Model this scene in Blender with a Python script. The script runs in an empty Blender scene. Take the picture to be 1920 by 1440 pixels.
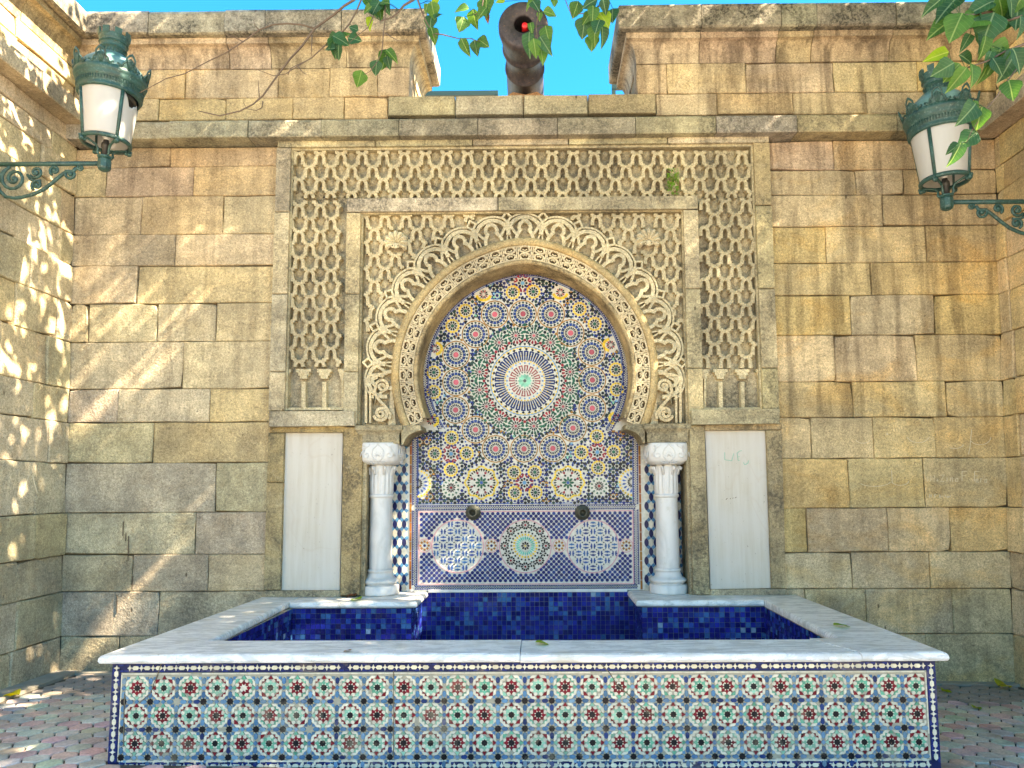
import bpy, bmesh, math, random
from mathutils import Vector, Matrix, noise as mnoise
R = random.Random(7)
scn = bpy.context.scene
C = scn.collection
rad = math.radians
PI = math.pi

# ------------------------------------------------------------------ camera, sky, sun, exposure
F, PPX, PPY = 1387.0, 1000.0, 778.0            # focal length and principal point, in pixels of the 1920 x 1440 photograph
CAMP = Vector((0, -6.2, 1.52))
CR = Matrix.Rotation(rad(.5), 3, 'Z') @ Matrix.Rotation(rad(95.7), 3, 'X') @ Matrix.Rotation(rad(-.3), 3, 'Z')
cam = bpy.data.cameras.new('camera'); camo = bpy.data.objects.new('camera', cam); C.objects.link(camo)
camo.matrix_world = Matrix.Translation(CAMP) @ CR.to_4x4()
cam.sensor_width = 36; cam.lens = F / 1920 * 36
cam.shift_x = -(PPX - 960) / 1920; cam.shift_y = (PPY - 720) / 1920
cam.clip_end = 3000
scn.camera = camo
scn.view_settings.view_transform = 'Standard'; scn.view_settings.look = 'None'
scn.view_settings.exposure = 3.15; scn.view_settings.gamma = 1
scn.view_settings.use_white_balance = True
scn.view_settings.white_balance_temperature = 8900
scn.view_settings.white_balance_tint = 13

SUN_EL, SUN_AZ = 47.0, 13.0                      # azimuth measured from +X towards the viewer
SD = Vector((math.cos(rad(SUN_EL)) * math.cos(rad(SUN_AZ)), -math.cos(rad(SUN_EL)) * math.sin(rad(SUN_AZ)), math.sin(rad(SUN_EL))))
w = bpy.data.worlds.new('World'); scn.world = w; w.use_nodes = True
nt = w.node_tree; nt.nodes.clear()
sky = nt.nodes.new('ShaderNodeTexSky'); sky.sky_type = 'NISHITA'; sky.sun_disc = False
sky.sun_elevation = rad(SUN_EL); sky.sun_rotation = math.atan2(SD.x, SD.y); sky.air_density = 1.0; sky.dust_density = .2; sky.ozone_density = 2.0
bg = nt.nodes.new('ShaderNodeBackground'); bg.inputs[1].default_value = .08
out = nt.nodes.new('ShaderNodeOutputWorld')
hs = nt.nodes.new('ShaderNodeHueSaturation'); hs.inputs['Saturation'].default_value = 1.5; nt.links.new(sky.outputs[0], hs.inputs['Color']); nt.links.new(hs.outputs[0], bg.inputs[0]); nt.links.new(bg.outputs[0], out.inputs[0])
sl = bpy.data.lights.new('sun', 'SUN'); sl.energy = 4.9; sl.angle = rad(.53); sl.color = (1, .96, .88)
so = bpy.data.objects.new('sun', sl); C.objects.link(so); so.location = (6, -4, 12)
so.rotation_euler = SD.to_track_quat('Z', 'Y').to_euler()

# ------------------------------------------------------------------ measuring helpers
def P(px, py, Y):
    d = CR @ Vector(((px - PPX) / F, -(py - PPY) / F, -1)); t = (Y - CAMP.y) / d.y
    return CAMP.x + t * d.x, CAMP.z + t * d.z
def PZ(px, py, z):
    d = CR @ Vector(((px - PPX) / F, -(py - PPY) / F, -1)); t = (z - CAMP.z) / d.z
    return CAMP + d * t
def PD(px, py, D):                                # a point at depth D (metres along Y from the camera)
    x, z = P(px, py, CAMP.y + D); return Vector((x, CAMP.y + D, z))
CRT = CR.transposed()
def proj(p):
    q = CRT @ (Vector(p) - CAMP)
    if q.z > -.05: return None
    return PPX + F * q.x / -q.z, PPY - F * q.y / -q.z, -q.z

# ------------------------------------------------------------------ object helpers
W = {}
def thing(name, label, cat, loc=(0, 0, 0), group=None, kind=None):
    o = bpy.data.objects.new(name, None); C.objects.link(o); o.location = loc; o.empty_display_size = .1
    if label: o['label'] = label
    if cat: o['category'] = cat
    if group: o['group'] = group
    if kind: o['kind'] = kind
    W[o.name] = Vector(loc); return o
def link(name, me, parent=None, loc=(0, 0, 0), **kw):
    o = bpy.data.objects.new(name, me); C.objects.link(o); loc = Vector(loc)
    W[o.name] = loc
    if parent is not None: o.parent = parent; o.location = loc - W[parent.name]
    else: o.location = loc
    for k, v in kw.items():
        if k == 'color': o.color = v
        elif v is not None: o[k] = v
    return o
class MB:
    def __init__(s): s.v = []; s.f = []; s.c = []; s.col = None
    def add(s, vs, fs, col=None):
        n = len(s.v); s.v += [tuple(p) for p in vs]
        for f in fs: s.f.append(tuple(i + n for i in f)); s.c.append(col or s.col or (1, 1, 1))
    def mesh(s, name, mat, off=(0, 0, 0), smooth=False, uv=None):
        me = bpy.data.meshes.new(name); ox, oy, oz = off
        me.from_pydata([(a - ox, b - oy, c - oz) for a, b, c in s.v], [], s.f)
        if any(c != (1, 1, 1) for c in s.c):
            at = me.attributes.new('Col', 'FLOAT_COLOR', 'CORNER'); buf = []
            for f, c in zip(s.f, s.c): buf += [c[0], c[1], c[2], 1] * len(f)
            at.data.foreach_set('color', buf)
        if mat: me.materials.append(mat)
        if smooth: me.polygons.foreach_set('use_smooth', [True] * len(me.polygons))
        me.update(); return me
    def build(s, name, mat, parent=None, loc=(0, 0, 0), smooth=False, **kw):
        return link(name, s.mesh(name, mat, loc, smooth), parent, loc, **kw)
    def box(s, x0, x1, y0, y1, z0, z1, col=None):
        v = [(x, y, z) for x in (x0, x1) for y in (y0, y1) for z in (z0, z1)]
        s.add(v, [(0, 1, 3, 2), (4, 6, 7, 5), (0, 4, 5, 1), (2, 3, 7, 6), (1, 5, 7, 3), (0, 2, 6, 4)], col)
    def ext(s, px, Yf, Yb, col=None, ch=0):        # polygon given in photo pixels, standing at Yf, going back to Yb
        s.extw([P(a, b, Yf) for a, b in px], Yf, Yb, col, ch)
    def extw(s, q, Yf, Yb, col=None, ch=0):
        n = len(q)
        if sum(q[i][0] * q[(i + 1) % n][1] - q[(i + 1) % n][0] * q[i][1] for i in range(n)) < 0: q = q[::-1]
        if ch:
            cx = sum(a for a, _ in q) / n; cz = sum(b for _, b in q) / n
            r = max(math.hypot(a - cx, b - cz) for a, b in q); k = 1 - ch / r
            vs = [(cx + (a - cx) * k, Yf, cz + (b - cz) * k) for a, b in q] + [(a, Yf + ch, b) for a, b in q] + [(a, Yb, b) for a, b in q]
            fs = [tuple(range(n))] + [(i, i + n, (i + 1) % n + n, (i + 1) % n) for i in range(n)] + [(i + n, i + 2 * n, (i + 1) % n + 2 * n, (i + 1) % n + n) for i in range(n)]
        else:
            vs = [(a, Yf, b) for a, b in q] + [(a, Yb, b) for a, b in q]
            fs = [tuple(range(n))] + [(i, i + n, (i + 1) % n + n, (i + 1) % n) for i in range(n)]
        s.add(vs, fs, col)
    def strip(s, pts, wd, Yf, Yb, closed=False, col=None, world=False):
        q = pts if world else [P(a, b, Yf) for a, b in pts]
        h = wd / 2 if world else wd / 2 * (Yf - CAMP.y) / F
        n = len(q); L = []; Rr = []
        for i in range(n):
            a = q[(i - 1) % n] if (i or closed) else None; b = q[i]; c = q[(i + 1) % n] if (i < n - 1 or closed) else None
            ds = []
            for u, v in ((a, b), (b, c)):
                if u is None or v is None: continue
                l = math.hypot(v[0] - u[0], v[1] - u[1]) or 1e-9; ds.append(((v[0] - u[0]) / l, (v[1] - u[1]) / l))
            if not ds: ds = [(1, 0)]
            nx = sum(-d[1] for d in ds) / len(ds); nz = sum(d[0] for d in ds) / len(ds); l2 = max(nx * nx + nz * nz, .35)
            nx, nz = nx / l2 * h, nz / l2 * h
            L.append((b[0] + nx, b[1] + nz)); Rr.append((b[0] - nx, b[1] - nz))
        vs = []
        for l, r in zip(L, Rr): vs += [(l[0], Yf, l[1]), (r[0], Yf, r[1]), (l[0], Yb, l[1]), (r[0], Yb, r[1])]
        fs = []
        for i in range(n if closed else n - 1):
            a = 4 * i; b = 4 * ((i + 1) % n)
            fs += [(a, a + 1, b + 1, b), (a, b, b + 2, a + 2), (a + 1, a + 3, b + 3, b + 1)]
        if not closed: fs += [(0, 2, 3, 1), (4 * n - 4, 4 * n - 3, 4 * n - 1, 4 * n - 2)]
        s.add(vs, fs, col)
    def tube(s, pts, r, n=6, col=None, caps=True):
        pts = [Vector(p) for p in pts]; m = len(pts); vs = []; fs = []; up = None
        for i, p in enumerate(pts):
            d = (pts[min(i + 1, m - 1)] - pts[max(i - 1, 0)])
            d = d.normalized() if d.length > 1e-9 else Vector((0, 0, 1))
            if up is None: up = d.orthogonal().normalized()
            up = (up - d * up.dot(d)); up = up.normalized() if up.length > 1e-6 else d.orthogonal().normalized()
            sd = d.cross(up); rr = r[i] if isinstance(r, (list, tuple)) else r
            for k in range(n):
                a = 2 * PI * k / n; vs.append(p + (up * math.cos(a) + sd * math.sin(a)) * rr)
        for i in range(m - 1):
            for k in range(n): fs.append((i * n + k, i * n + (k + 1) % n, (i + 1) * n + (k + 1) % n, (i + 1) * n + k))
        if caps: fs += [tuple(range(n))[::-1], tuple(range((m - 1) * n, m * n))]
        s.add(vs, fs, col)
    def lathe(s, prof, n=32, a0=0, a1=2 * PI, c=(0, 0, 0), axis='Z', fl=None):
        full = abs(a1 - a0 - 2 * PI) < 1e-6; m = n if full else n + 1; vs = []; fs = []
        for r, h in prof:
            for k in range(m):
                a = a0 + (a1 - a0) * k / n; rr = r * (fl(a, h) if fl else 1)
                if axis == 'Z': vs.append((c[0] + rr * math.cos(a), c[1] + rr * math.sin(a), c[2] + h))
                else: vs.append((c[0] + rr * math.cos(a), c[1] + h, c[2] + rr * math.sin(a)))
        for i in range(len(prof) - 1):
            for k in range(n):
                q = (i * m + k, i * m + (k + 1) % m, (i + 1) * m + (k + 1) % m, (i + 1) * m + k)
                fs.append(q if axis == 'Z' else q[::-1])
        s.add(vs, fs)
    def ball(s, c, r, n=8, sx=1, sy=1, sz=1):
        vs = []; fs = []
        for i in range(n + 1):
            t = PI * i / n
            for k in range(n): vs.append((c[0] + r * sx * math.sin(t) * math.cos(2 * PI * k / n), c[1] + r * sy * math.sin(t) * math.sin(2 * PI * k / n), c[2] + r * sz * math.cos(t)))
        for i in range(n):
            for k in range(n): fs.append((i * n + k, (i + 1) * n + k, (i + 1) * n + (k + 1) % n, i * n + (k + 1) % n))
        s.add(vs, fs)

# ------------------------------------------------------------------ materials
class NT:
    def __init__(s, name):
        s.m = bpy.data.materials.new(name); s.m.use_nodes = True; s.t = s.m.node_tree; s.t.nodes.clear()
        s.o = s.n('OutputMaterial'); s.b = s.n('BsdfPrincipled'); s.l(s.b.outputs[0], s.o.inputs[0])
    def n(s, t, **kw):
        x = s.t.nodes.new('ShaderNode' + t)
        for k, v in kw.items(): setattr(x, k, v)
        return x
    def l(s, a, b): s.t.links.new(a, b)
    def pos(s, sc=(1, 1, 1), obj=False):
        g = s.n('TexCoord').outputs['Object'] if obj else s.n('NewGeometry').outputs['Position']
        m = s.n('Mapping'); m.inputs['Scale'].default_value = sc; s.l(g, m.inputs[0]); return m.outputs[0]
    def noise(s, v, scale, det=4, rough=.55, dist=0):
        x = s.n('TexNoise'); x.inputs['Scale'].default_value = scale; x.inputs['Detail'].default_value = det
        x.inputs['Roughness'].default_value = rough; x.inputs['Distortion'].default_value = dist; s.l(v, x.inputs['Vector']); return x.outputs['Fac']
    def rng(s, f, a, b, c=0., d=1.):
        x = s.n('MapRange'); s.l(f, x.inputs[0])
        for i, q in enumerate((a, b, c, d)): x.inputs[i + 1].default_value = q
        return x.outputs[0]
    def math(s, op, a, b=None):
        x = s.n('Math', operation=op)
        for i, q in enumerate((a, b)):
            if q is None: continue
            if isinstance(q, (int, float)): x.inputs[i].default_value = q
            else: s.l(q, x.inputs[i])
        return x.outputs[0]
    def mix(s, f, a, b, mode='MIX'):
        x = s.n('Mix', data_type='RGBA', blend_type=mode)
        for q, i in ((f, 0), (a, 6), (b, 7)):
            if isinstance(q, (int, float)): x.inputs[i].default_value = q
            elif isinstance(q, tuple): x.inputs[i].default_value = (*q[:3], 1)
            else: s.l(q, x.inputs[i])
        return x.outputs[2]
    def attr(s, name): x = s.n('Attribute', attribute_type='OBJECT', attribute_name=name); return x.outputs['Fac']
    def bump(s, h, st, dist=.01, prev=None):
        x = s.n('Bump'); x.inputs['Strength'].default_value = st; x.inputs['Distance'].default_value = dist; s.l(h, x.inputs['Height'])
        if prev: s.l(prev, x.inputs['Normal'])
        return x.outputs[0]
    def end(s, col=None, rough=None, normal=None):
        for q, i in ((col, 'Base Color'), (rough, 'Roughness')):
            if q is None: continue
            if isinstance(q, (int, float)): s.b.inputs[i].default_value = q
            elif isinstance(q, tuple): s.b.inputs[i].default_value = (*q, 1)
            else: s.l(q, s.b.inputs[i])
        if normal: s.l(normal, s.b.inputs['Normal'])
        return s.m

def mk_stone(name='sandstone', carved=False):
    t = NT(name); p = t.pos()
    oi = t.n('ObjectInfo'); base = oi.outputs['Color']
    big = t.noise(p, 1.1, 3, .6, .6); med = t.noise(p, 5.5, 5, .62, .4); fine = t.noise(p, 55, 4, .7)
    bed = t.noise(t.pos((1.2, 1.2, 9)), 2.2, 4, .6, 1.2)
    c = t.mix(1., base, t.mix(t.rng(big, .32, .68), (.70, .70, .71), (1.2, 1.17, 1.1)), 'MULTIPLY')
    c = t.mix(.85, c, t.mix(t.rng(med, .3, .72), (.80, .79, .77), (1.15, 1.14, 1.12)), 'MULTIPLY')
    c = t.mix(.5, c, t.mix(t.rng(bed, .35, .65), (.84, .83, .82), (1.1, 1.09, 1.07)), 'MULTIPLY')
    # ochre iron staining, patchy
    och = t.rng(t.noise(t.pos((.8, .8, 1.3)), 1.9, 4, .6, .8), .5, .68)
    c = t.mix(t.math('MULTIPLY', och, t.math('MULTIPLY', t.attr('ochre'), .62)), c, t.mix(1., c, (1.12, .86, .5), 'MULTIPLY'))
    c = t.mix(.85, c, t.mix(t.rng(fine, .25, .75), (.54, .53, .52), (1.36, 1.36, 1.36)), 'MULTIPLY')
    gr = t.noise(p, 120, 3, .75); c = t.mix(.9, c, t.mix(t.rng(gr, .36, .64), (.66, .65, .63), (1.26, 1.26, 1.25)), 'MULTIPLY')
    sk = t.rng(t.noise(p, 44, 2, .6), .66, .70); c = t.mix(t.math('MULTIPLY', sk, .55), c, (.16, .13, .08))
    # rain streaks running down
    st = t.noise(t.pos((3.2, 3.2, .3)), 2.4, 3, .6, .25); st2 = t.noise(t.pos((9, 9, .8)), 2., 3, .7)
    sm = t.math('MULTIPLY', t.rng(st, .46, .60), t.math('MULTIPLY', t.attr('streak'), t.rng(st2, .2, .6, .5, 1.)))
    c = t.mix(t.math('MULTIPLY', sm, .85), c, t.mix(1., c, (.34, .32, .32), 'MULTIPLY'))
    # black crust / lichen specks
    lp = t.math('MULTIPLY', t.rng(t.noise(p, 2.6, 5, .7, .5), .39, .58), t.attr('lichen'))
    sp = t.rng(t.noise(p, 34, 5, .8), .45, .56)
    lm = t.math('MULTIPLY', lp, t.rng(sp, 0, 1, .45, 1.))
    c = t.mix(t.math('MULTIPLY', lm, .95), c, (.045, .043, .038))
    # pale bloom
    pb = t.rng(t.noise(p, 9, 5, .75, .3), .6, .74); c = t.mix(t.math('MULTIPLY', pb, .35), c, (.60, .52, .38))
    # pits
    vo = t.n('TexVoronoi'); vo.inputs['Scale'].default_value = 38; t.l(p, vo.inputs['Vector'])
    pit = t.math('MULTIPLY', t.rng(vo.outputs['Distance'], .10, .17, 1., 0.), t.rng(t.noise(p, 6, 3), .52, .6))
    c = t.mix(t.math('MULTIPLY', pit, .6), c, (.10, .08, .05))
    # small dark chips
    vo2 = t.n('TexVoronoi'); vo2.inputs['Scale'].default_value = 7; t.l(t.pos((1, 1, .5)), vo2.inputs['Vector'])
    chip = t.math('MULTIPLY', t.rng(vo2.outputs['Distance'], .04, .075, 1., 0.), t.rng(t.noise(p, 3.1, 2), .53, .56))
    c = t.mix(t.math('MULTIPLY', chip, .75), c, (.07, .05, .03))
    n1 = t.bump(fine, .5, .012); n1 = t.bump(med, .55, .03, n1); n1 = t.bump(t.math('SUBTRACT', 1, t.math('MAXIMUM', pit, chip)), .6, .01, n1)
    t.b.inputs['Specular IOR Level'].default_value = .18
    return t.end(c, .92, n1)
STONE = mk_stone()
t = NT('mortar'); MORTAR = t.end(t.mix(t.noise(t.pos(), 20), (.085, .066, .04), (.21, .165, .105)), .95)

t = NT('white_marble'); p = t.pos()
v1 = t.noise(t.pos((1.2, 5, 3)), 2.6, 6, .65, 1.6); v2 = t.noise(t.pos((1, 2.5, 1)), 14, 5, .7, .6)
c = t.mix(t.rng(v1, .46, .56), (.85, .845, .82), (.58, .585, .575)); c = t.mix(t.rng(v2, .52, .8), c, (.50, .49, .45))
c = t.mix(t.rng(t.noise(p, 4.5, 5, .7), .5, .75, 0., .75), c, (.52, .47, .36))
c = t.mix(t.rng(t.noise(p, 60, 3, .8), .63, .70, 0., .7), c, (.20, .18, .14))
MARBLE = t.end(c, t.rng(v2, .3, .7, .3, .55), t.bump(v2, .12, .01))
t = NT('column_marble'); p = t.pos()
v1 = t.noise(t.pos((3, 3, 1.2)), 2.2, 5, .6, 1.2)
c = t.mix(t.rng(v1, .45, .65), (.66, .655, .64), (.55, .555, .545)); c = t.mix(t.rng(t.noise(p, 16, 5, .7), .56, .8, 0, .5), c, (.46, .42, .33))
CMARBLE = t.end(c, .42, t.bump(t.noise(p, 30), .08, .005))
t = NT('panel_marble'); p = t.pos()
s1 = t.noise(t.pos((9, 9, .5)), 2.4, 5, .65, .3)
c = t.mix(t.rng(s1, .38, .62), (.56, .535, .48), (.49, .45, .38)); c = t.mix(t.rng(t.noise(p, 3, 4), .42, .7, 0, .8), c, (.55, .535, .50))
c = t.mix(t.rng(t.noise(p, 46, 3, .75), .68, .73, 0, .8), c, (.15, .11, .08))
ve = t.rng(t.math('ABSOLUTE', t.math('SUBTRACT', t.noise(t.pos((1, 1, .6)), 1.1, 3, .5, .4), .5)), 0, .006, .14, 0.)
c = t.mix(ve, c, (.42, .30, .20))
PMARBLE = t.end(c, .5, t.bump(t.noise(p, 24), .1, .006))

def mk_glaze(name, dirt, rough=.22):
    t = NT(name); p = t.pos(); a = t.n('Attribute', attribute_name='Col')
    c = t.mix(.6, a.outputs['Color'], t.mix(t.rng(t.noise(p, 40, 3), .3, .7), (.72, .72, .72), (1.2, 1.2, 1.2)), 'MULTIPLY')
    c = t.mix(t.rng(t.noise(p, 5, 5, .72), .52, .78, 0, dirt), c, (.42, .33, .22))
    c = t.mix(t.rng(t.noise(p, 70, 3, .8), .68, .74, 0, dirt), c, (.28, .2, .13))
    t.b.inputs['Specular IOR Level'].default_value = .2
    return t.end(c, t.rng(t.noise(p, 9, 3), .3, .7, rough, rough + .2), t.bump(t.noise(p, 22, 3), .16, .004))
GLAZE = mk_glaze('glazed_tile', .10); GLAZE_OLD = mk_glaze('weathered_glazed_tile', .6, .28)
BLUEGLAZE = mk_glaze('blue_glazed_tile', .12, .12)
t = NT('tile_grout'); GROUT = t.end(t.mix(t.noise(t.pos(), 30), (.30, .26, .20), (.52, .47, .38)), .9)
t = NT('blue_grout'); BGROUT = t.end(t.mix(t.noise(t.pos(), 12, 5), (.14, .15, .16), (.36, .34, .30)), .9)

t = NT('green_paint'); p = t.pos(); n = t.noise(p, 14, 5, .7); n2 = t.noise(p, 60, 4, .7)
c = t.mix(t.rng(n, .35, .65), (.006, .040, .037), (.020, .086, .078)); c = t.mix(t.rng(n2, .55, .68, 0, .8), c, (.12, .20, .18))
c = t.mix(t.rng(t.noise(p, 7, 5, .75), .60, .7, 0, .8), c, (.035, .030, .020))
GREEN = t.end(c, t.rng(n, .3, .7, .38, .6), t.bump(n2, .2, .004))
t = NT('faded_green_paint'); p = t.pos(); c = t.mix(t.rng(t.noise(p, 9, 5, .7), .35, .65), (.05, .15, .145), (.17, .30, .29))
DOME = t.end(c, .4, t.bump(t.noise(p, 30), .1, .004))
t = NT('frosted_panel'); p = t.pos(); c = t.mix(t.noise(t.pos((6, 6, 1)), 3, 4), (.68, .68, .68), (.54, .53, .50))
t.b.inputs['Subsurface Weight'].default_value = .0; t.b.inputs['Transmission Weight'].default_value = .0
FROST = t.end(c, .35)
ts = FROST.node_tree; tr = ts.nodes.new('ShaderNodeBsdfTranslucent'); tr.inputs[0].default_value = (.85, .85, .85, 1); mx = ts.nodes.new('ShaderNodeMixShader'); mx.inputs[0].default_value = .4
ts.links.new(t.b.outputs[0], mx.inputs[1]); ts.links.new(tr.outputs[0], mx.inputs[2]); ts.links.new(mx.outputs[0], t.o.inputs[0])
t = NT('lamp_interior'); DARKMETAL = t.end((.03, .03, .03), .5)
t = NT('lamp_bulb'); BULB = t.end((.75, .75, .72), .15)
t = NT('cannon_iron'); p = t.pos(); n = t.noise(t.pos((4, 1, 4)), 7, 6, .75)
c = t.mix(t.rng(n, .35, .65), (.030, .026, .034), (.075, .062, .068)); c = t.mix(t.rng(t.noise(p, 40, 4), .6, .7), c, (.14, .085, .06))
t.b.inputs['Metallic'].default_value = .25; IRON = t.end(c, .6, t.bump(n, .5, .008))
t = NT('bore_black'); BLACK = t.end((.006, .006, .008), .7)
t = NT('red_plastic'); REDP = t.end((.65, .02, .03), .35)
t = NT('rail_paint'); RAILM = t.end((.015, .05, .06), .4)
t = NT('spout_bronze'); p = t.pos(); n = t.noise(p, 40, 5)
t.b.inputs['Metallic'].default_value = .5; BRONZE = t.end(t.mix(n, (.03, .034, .026), (.115, .12, .095)), .55, t.bump(n, .4, .004))
t = NT('bark'); p = t.pos(); n = t.noise(p, 30, 5); BARK = t.end(t.mix(n, (.06, .04, .028), (.17, .12, .085)), .9, t.bump(n, .5, .006))
def mk_leaf(name, a, b, vein):
    t = NT(name); uv = t.n('UVMap').outputs[0]; sx = t.n('SeparateXYZ'); t.l(uv, sx.inputs[0])
    ax = t.math('ABSOLUTE', t.math('SUBTRACT', sx.outputs[0], .5))
    mid = t.rng(ax, .012, .03, 1., 0.)
    sv = t.math('SINE', t.math('MULTIPLY', t.math('SUBTRACT', sx.outputs[1], t.math('MULTIPLY', ax, .75)), 44.))
    side = t.math('MULTIPLY', t.rng(sv, .90, 1., 0., 1.), .30)
    oi = t.n('ObjectInfo').outputs['Random']
    c = t.mix(oi, a, b); c = t.mix(.6, c, t.mix(t.rng(t.noise(t.pos(), 28, 3), .3, .7), (.7, .7, .7), (1.25, 1.25, 1.2)), 'MULTIPLY')
    c = t.mix(t.math('MAXIMUM', mid, side), c, vein)
    t.b.inputs['Specular IOR Level'].default_value = .3; m = t.end(c, .5, t.bump(t.math('MAXIMUM', mid, side), .4, .004))
    tr = t.n('BsdfTranslucent'); t.l(t.mix(1., c, (1.9, 1.8, .7), 'MULTIPLY'), tr.inputs[0]); mx = t.n('MixShader'); mx.inputs[0].default_value = .38
    t.l(t.b.outputs[0], mx.inputs[1]); t.l(tr.outputs[0], mx.inputs[2]); t.l(mx.outputs[0], t.o.inputs[0]); return m
LEAF = mk_leaf('leaf_green', (.035, .115, .022), (.075, .19, .035), (.20, .30, .10))
LEAFD = mk_leaf('leaf_deep_green', (.018, .075, .030), (.03, .11, .045), (.16, .26, .14))
LEAFY = mk_leaf('leaf_bright', (.16, .30, .02), (.26, .36, .02), (.35, .42, .08))
LEAFR = mk_leaf('leaf_withered', (.14, .05, .03), (.20, .09, .04), (.26, .14, .07))
FALLY = mk_leaf('fallen_leaf_yellow', (.52, .46, .03), (.60, .50, .05), (.10, .09, .02))
t = NT('paver_concrete'); p = t.pos(); oi = t.n('ObjectInfo').outputs['Color']
c = t.mix(.9, oi, t.mix(t.rng(t.noise(p, 5, 5, .7), .3, .7), (.7, .7, .7), (1.25, 1.25, 1.25)), 'MULTIPLY'); c = t.mix(.6, c, t.mix(t.rng(t.noise(p, 70, 3), .3, .7), (.7, .7, .7), (1.3, 1.3, 1.3)), 'MULTIPLY')
c = t.mix(t.rng(t.noise(p, 1.7, 4, .65), .52, .7, 0, .6), c, (.16, .14, .11))
PAVER = t.end(c, .85, t.bump(t.noise(p, 50, 4), .4, .006))
t = NT('paver_joint'); PJOINT = t.end(t.mix(t.noise(t.pos(), 14), (.045, .038, .03), (.11, .095, .075)), .95)
t = NT('kerb_concrete'); p = t.pos(); KERB = t.end(t.mix(t.noise(p, 12, 5), (.22, .20, .16), (.42, .39, .32)), .9, t.bump(t.noise(p, 60), .4, .006))
t = NT('scratch_pale'); SCRATCH = t.end((.66, .58, .42), .9)
t = NT('scratch_dark'); SCRD = t.end((.12, .09, .06), .9)
t = NT('green_marker'); MARKER = t.end((.20, .46, .36), .6)
t = NT('soil'); SOIL = t.end(t.mix(t.noise(t.pos(), 3, 5), (.10, .085, .06), (.2, .17, .12)), .95)
t = NT('plaza_paving'); PLAZA = t.end(t.mix(t.noise(t.pos(), 1.2, 5), (.42, .385, .33), (.56, .52, .45)), .9)
t = NT('weed_green'); WEED = t.end((.14, .28, .03), .6)

# ------------------------------------------------------------------ stone walls
def lerp(a, b, k): return tuple(x + (y - x) * k for x, y in zip(a, b))
def jit(c, a=.07):
    if R.random() < .25: c = lerp(c, (.60, .55, .43), R.uniform(.1, .3))
    elif R.random() < .3: c = lerp(c, (c[0] * 1.02, c[1] * .95, c[2] * .82), R.uniform(.2, 1))
    k = 1 + R.uniform(-a * 1.3, a); return (c[0] * k, c[1] * k * (1 + R.uniform(-.03, .03)), c[2] * k * (1 + R.uniform(-.09, .09)), 1)
def block(parent, name, q, nrm, depth=.16, gap=.0024, ch=.006, col=(.46, .39, .26), streak=0., lichen=.1, ochre=.3, jf=.008, label=None):
    """q: four 3-D corners of the face (bottom-left, bottom-right, top-right, top-left), nrm: outward normal"""
    q = [Vector(a) for a in q]; c = sum(q, Vector()) / 4; nrm = Vector(nrm)
    def inset(g): 
        r = []
        for i in range(4):
            e1 = (q[(i + 1) % 4] - q[i]).normalized(); e2 = (q[i - 1] - q[i]).normalized(); r.append(q[i] + (e1 + e2) * g)
        return r
    off = R.uniform(-jf, jf); m = 12
    ex = (q[1] - q[0]).normalized(); ez = (q[3] - q[0]).normalized()
    def outline(g, rnd):
        k = inset(g); r = []
        for i in range(4):
            a, b_ = k[i], k[(i + 1) % 4]; cut = chips[i]; d = (b_ - a).normalized(); e = (k[i - 1] - a).normalized()
            r.append(a + d * cut * .55 + e * cut * .55 if cut else a.copy())
            for f in (.33, .67): r.append(a.lerp(b_, f + rnd[i] * .2) + d.cross(nrm) * rnd[(i + int(f * 3)) % 4] * -.004 * ((-1) ** int(f * 3)))
        return r
    chips = [R.uniform(.010, .034) if R.random() < .16 else 0 for _ in range(4)]; rnd = [R.uniform(-1, 1) for _ in range(4)]
    o = outline(gap, rnd); i1 = outline(gap + ch, rnd); tx, tz = R.uniform(-.004, .004), R.uniform(-.005, .005); hw = (q[1] - q[0]).length / 2; hh = (q[3] - q[0]).length / 2
    tl = lambda v: tx * (v - c).dot(ex) / hw + tz * (v - c).dot(ez) / hh
    vs = [v - nrm * depth for v in o] + [v + nrm * (off + tl(v) - ch * 1.1) for v in o] + [v + nrm * (off + tl(v) + R.uniform(-.0012, .0012)) for v in i1]
    fs = [tuple(range(2 * m, 3 * m))]
    for i in range(m):
        k = (i + 1) % m; fs += [(i + m, k + m, k + 2 * m, i + 2 * m), (i, k, k + m, i + m)]
    mb = MB(); mb.add(vs, fs)
    return mb.build(name, STONE, parent, c, color=jit(col), streak=float(streak), lichen=float(lichen), ochre=float(ochre), label=label)

def cl(y): return 145 - (y - 280) * .0311            # left and right inner corners, in photo pixels
def cr(y): return 1862 + (y - 270) * .0368
LROWS = [(277, 313, [319]), (313, 368, [198, 363]), (368, 440, [265, 418]), (440, 498, [328]), (498, 569, [257]), (569, 641, [165, 294, 405]),
         (641, 729, [343]), (729, 792, [221, 393]), (792, 868, [286]), (868, 961, [403]), (961, 1040, [365]), (1040, 1109, [248, 390]), (1109, 1193, [297]), (1193, 1262, [222, 400])]
RROWS = [(263, 318, [1563]), (318, 365, [1605, 1695]), (365, 424, [1655]), (424, 492, [1549, 1737]), (492, 553, [1634]), (553, 628, [1595, 1752]), (628, 715, [1565, 1718]),
         (715, 782, [1599, 1774]), (782, 859, [1522, 1638, 1754]), (859, 952, [1592, 1733]), (952, 1035, [1514, 1665, 1783]), (1035, 1104, [1598, 1745]), (1104, 1189, [1511, 1625, 1787]), (1189, 1290, [1560, 1738])]
def pl(y): return 519 - (y - 270) * .0325            # outer edges of the carved surround
def pr(y): return 1443 + (y - 270) * .0372
rear = thing('rear_wall', 'tall sandstone block wall with cornice and notched parapet that holds the carved fountain niche', 'wall', (0, 0, 0))
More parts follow.
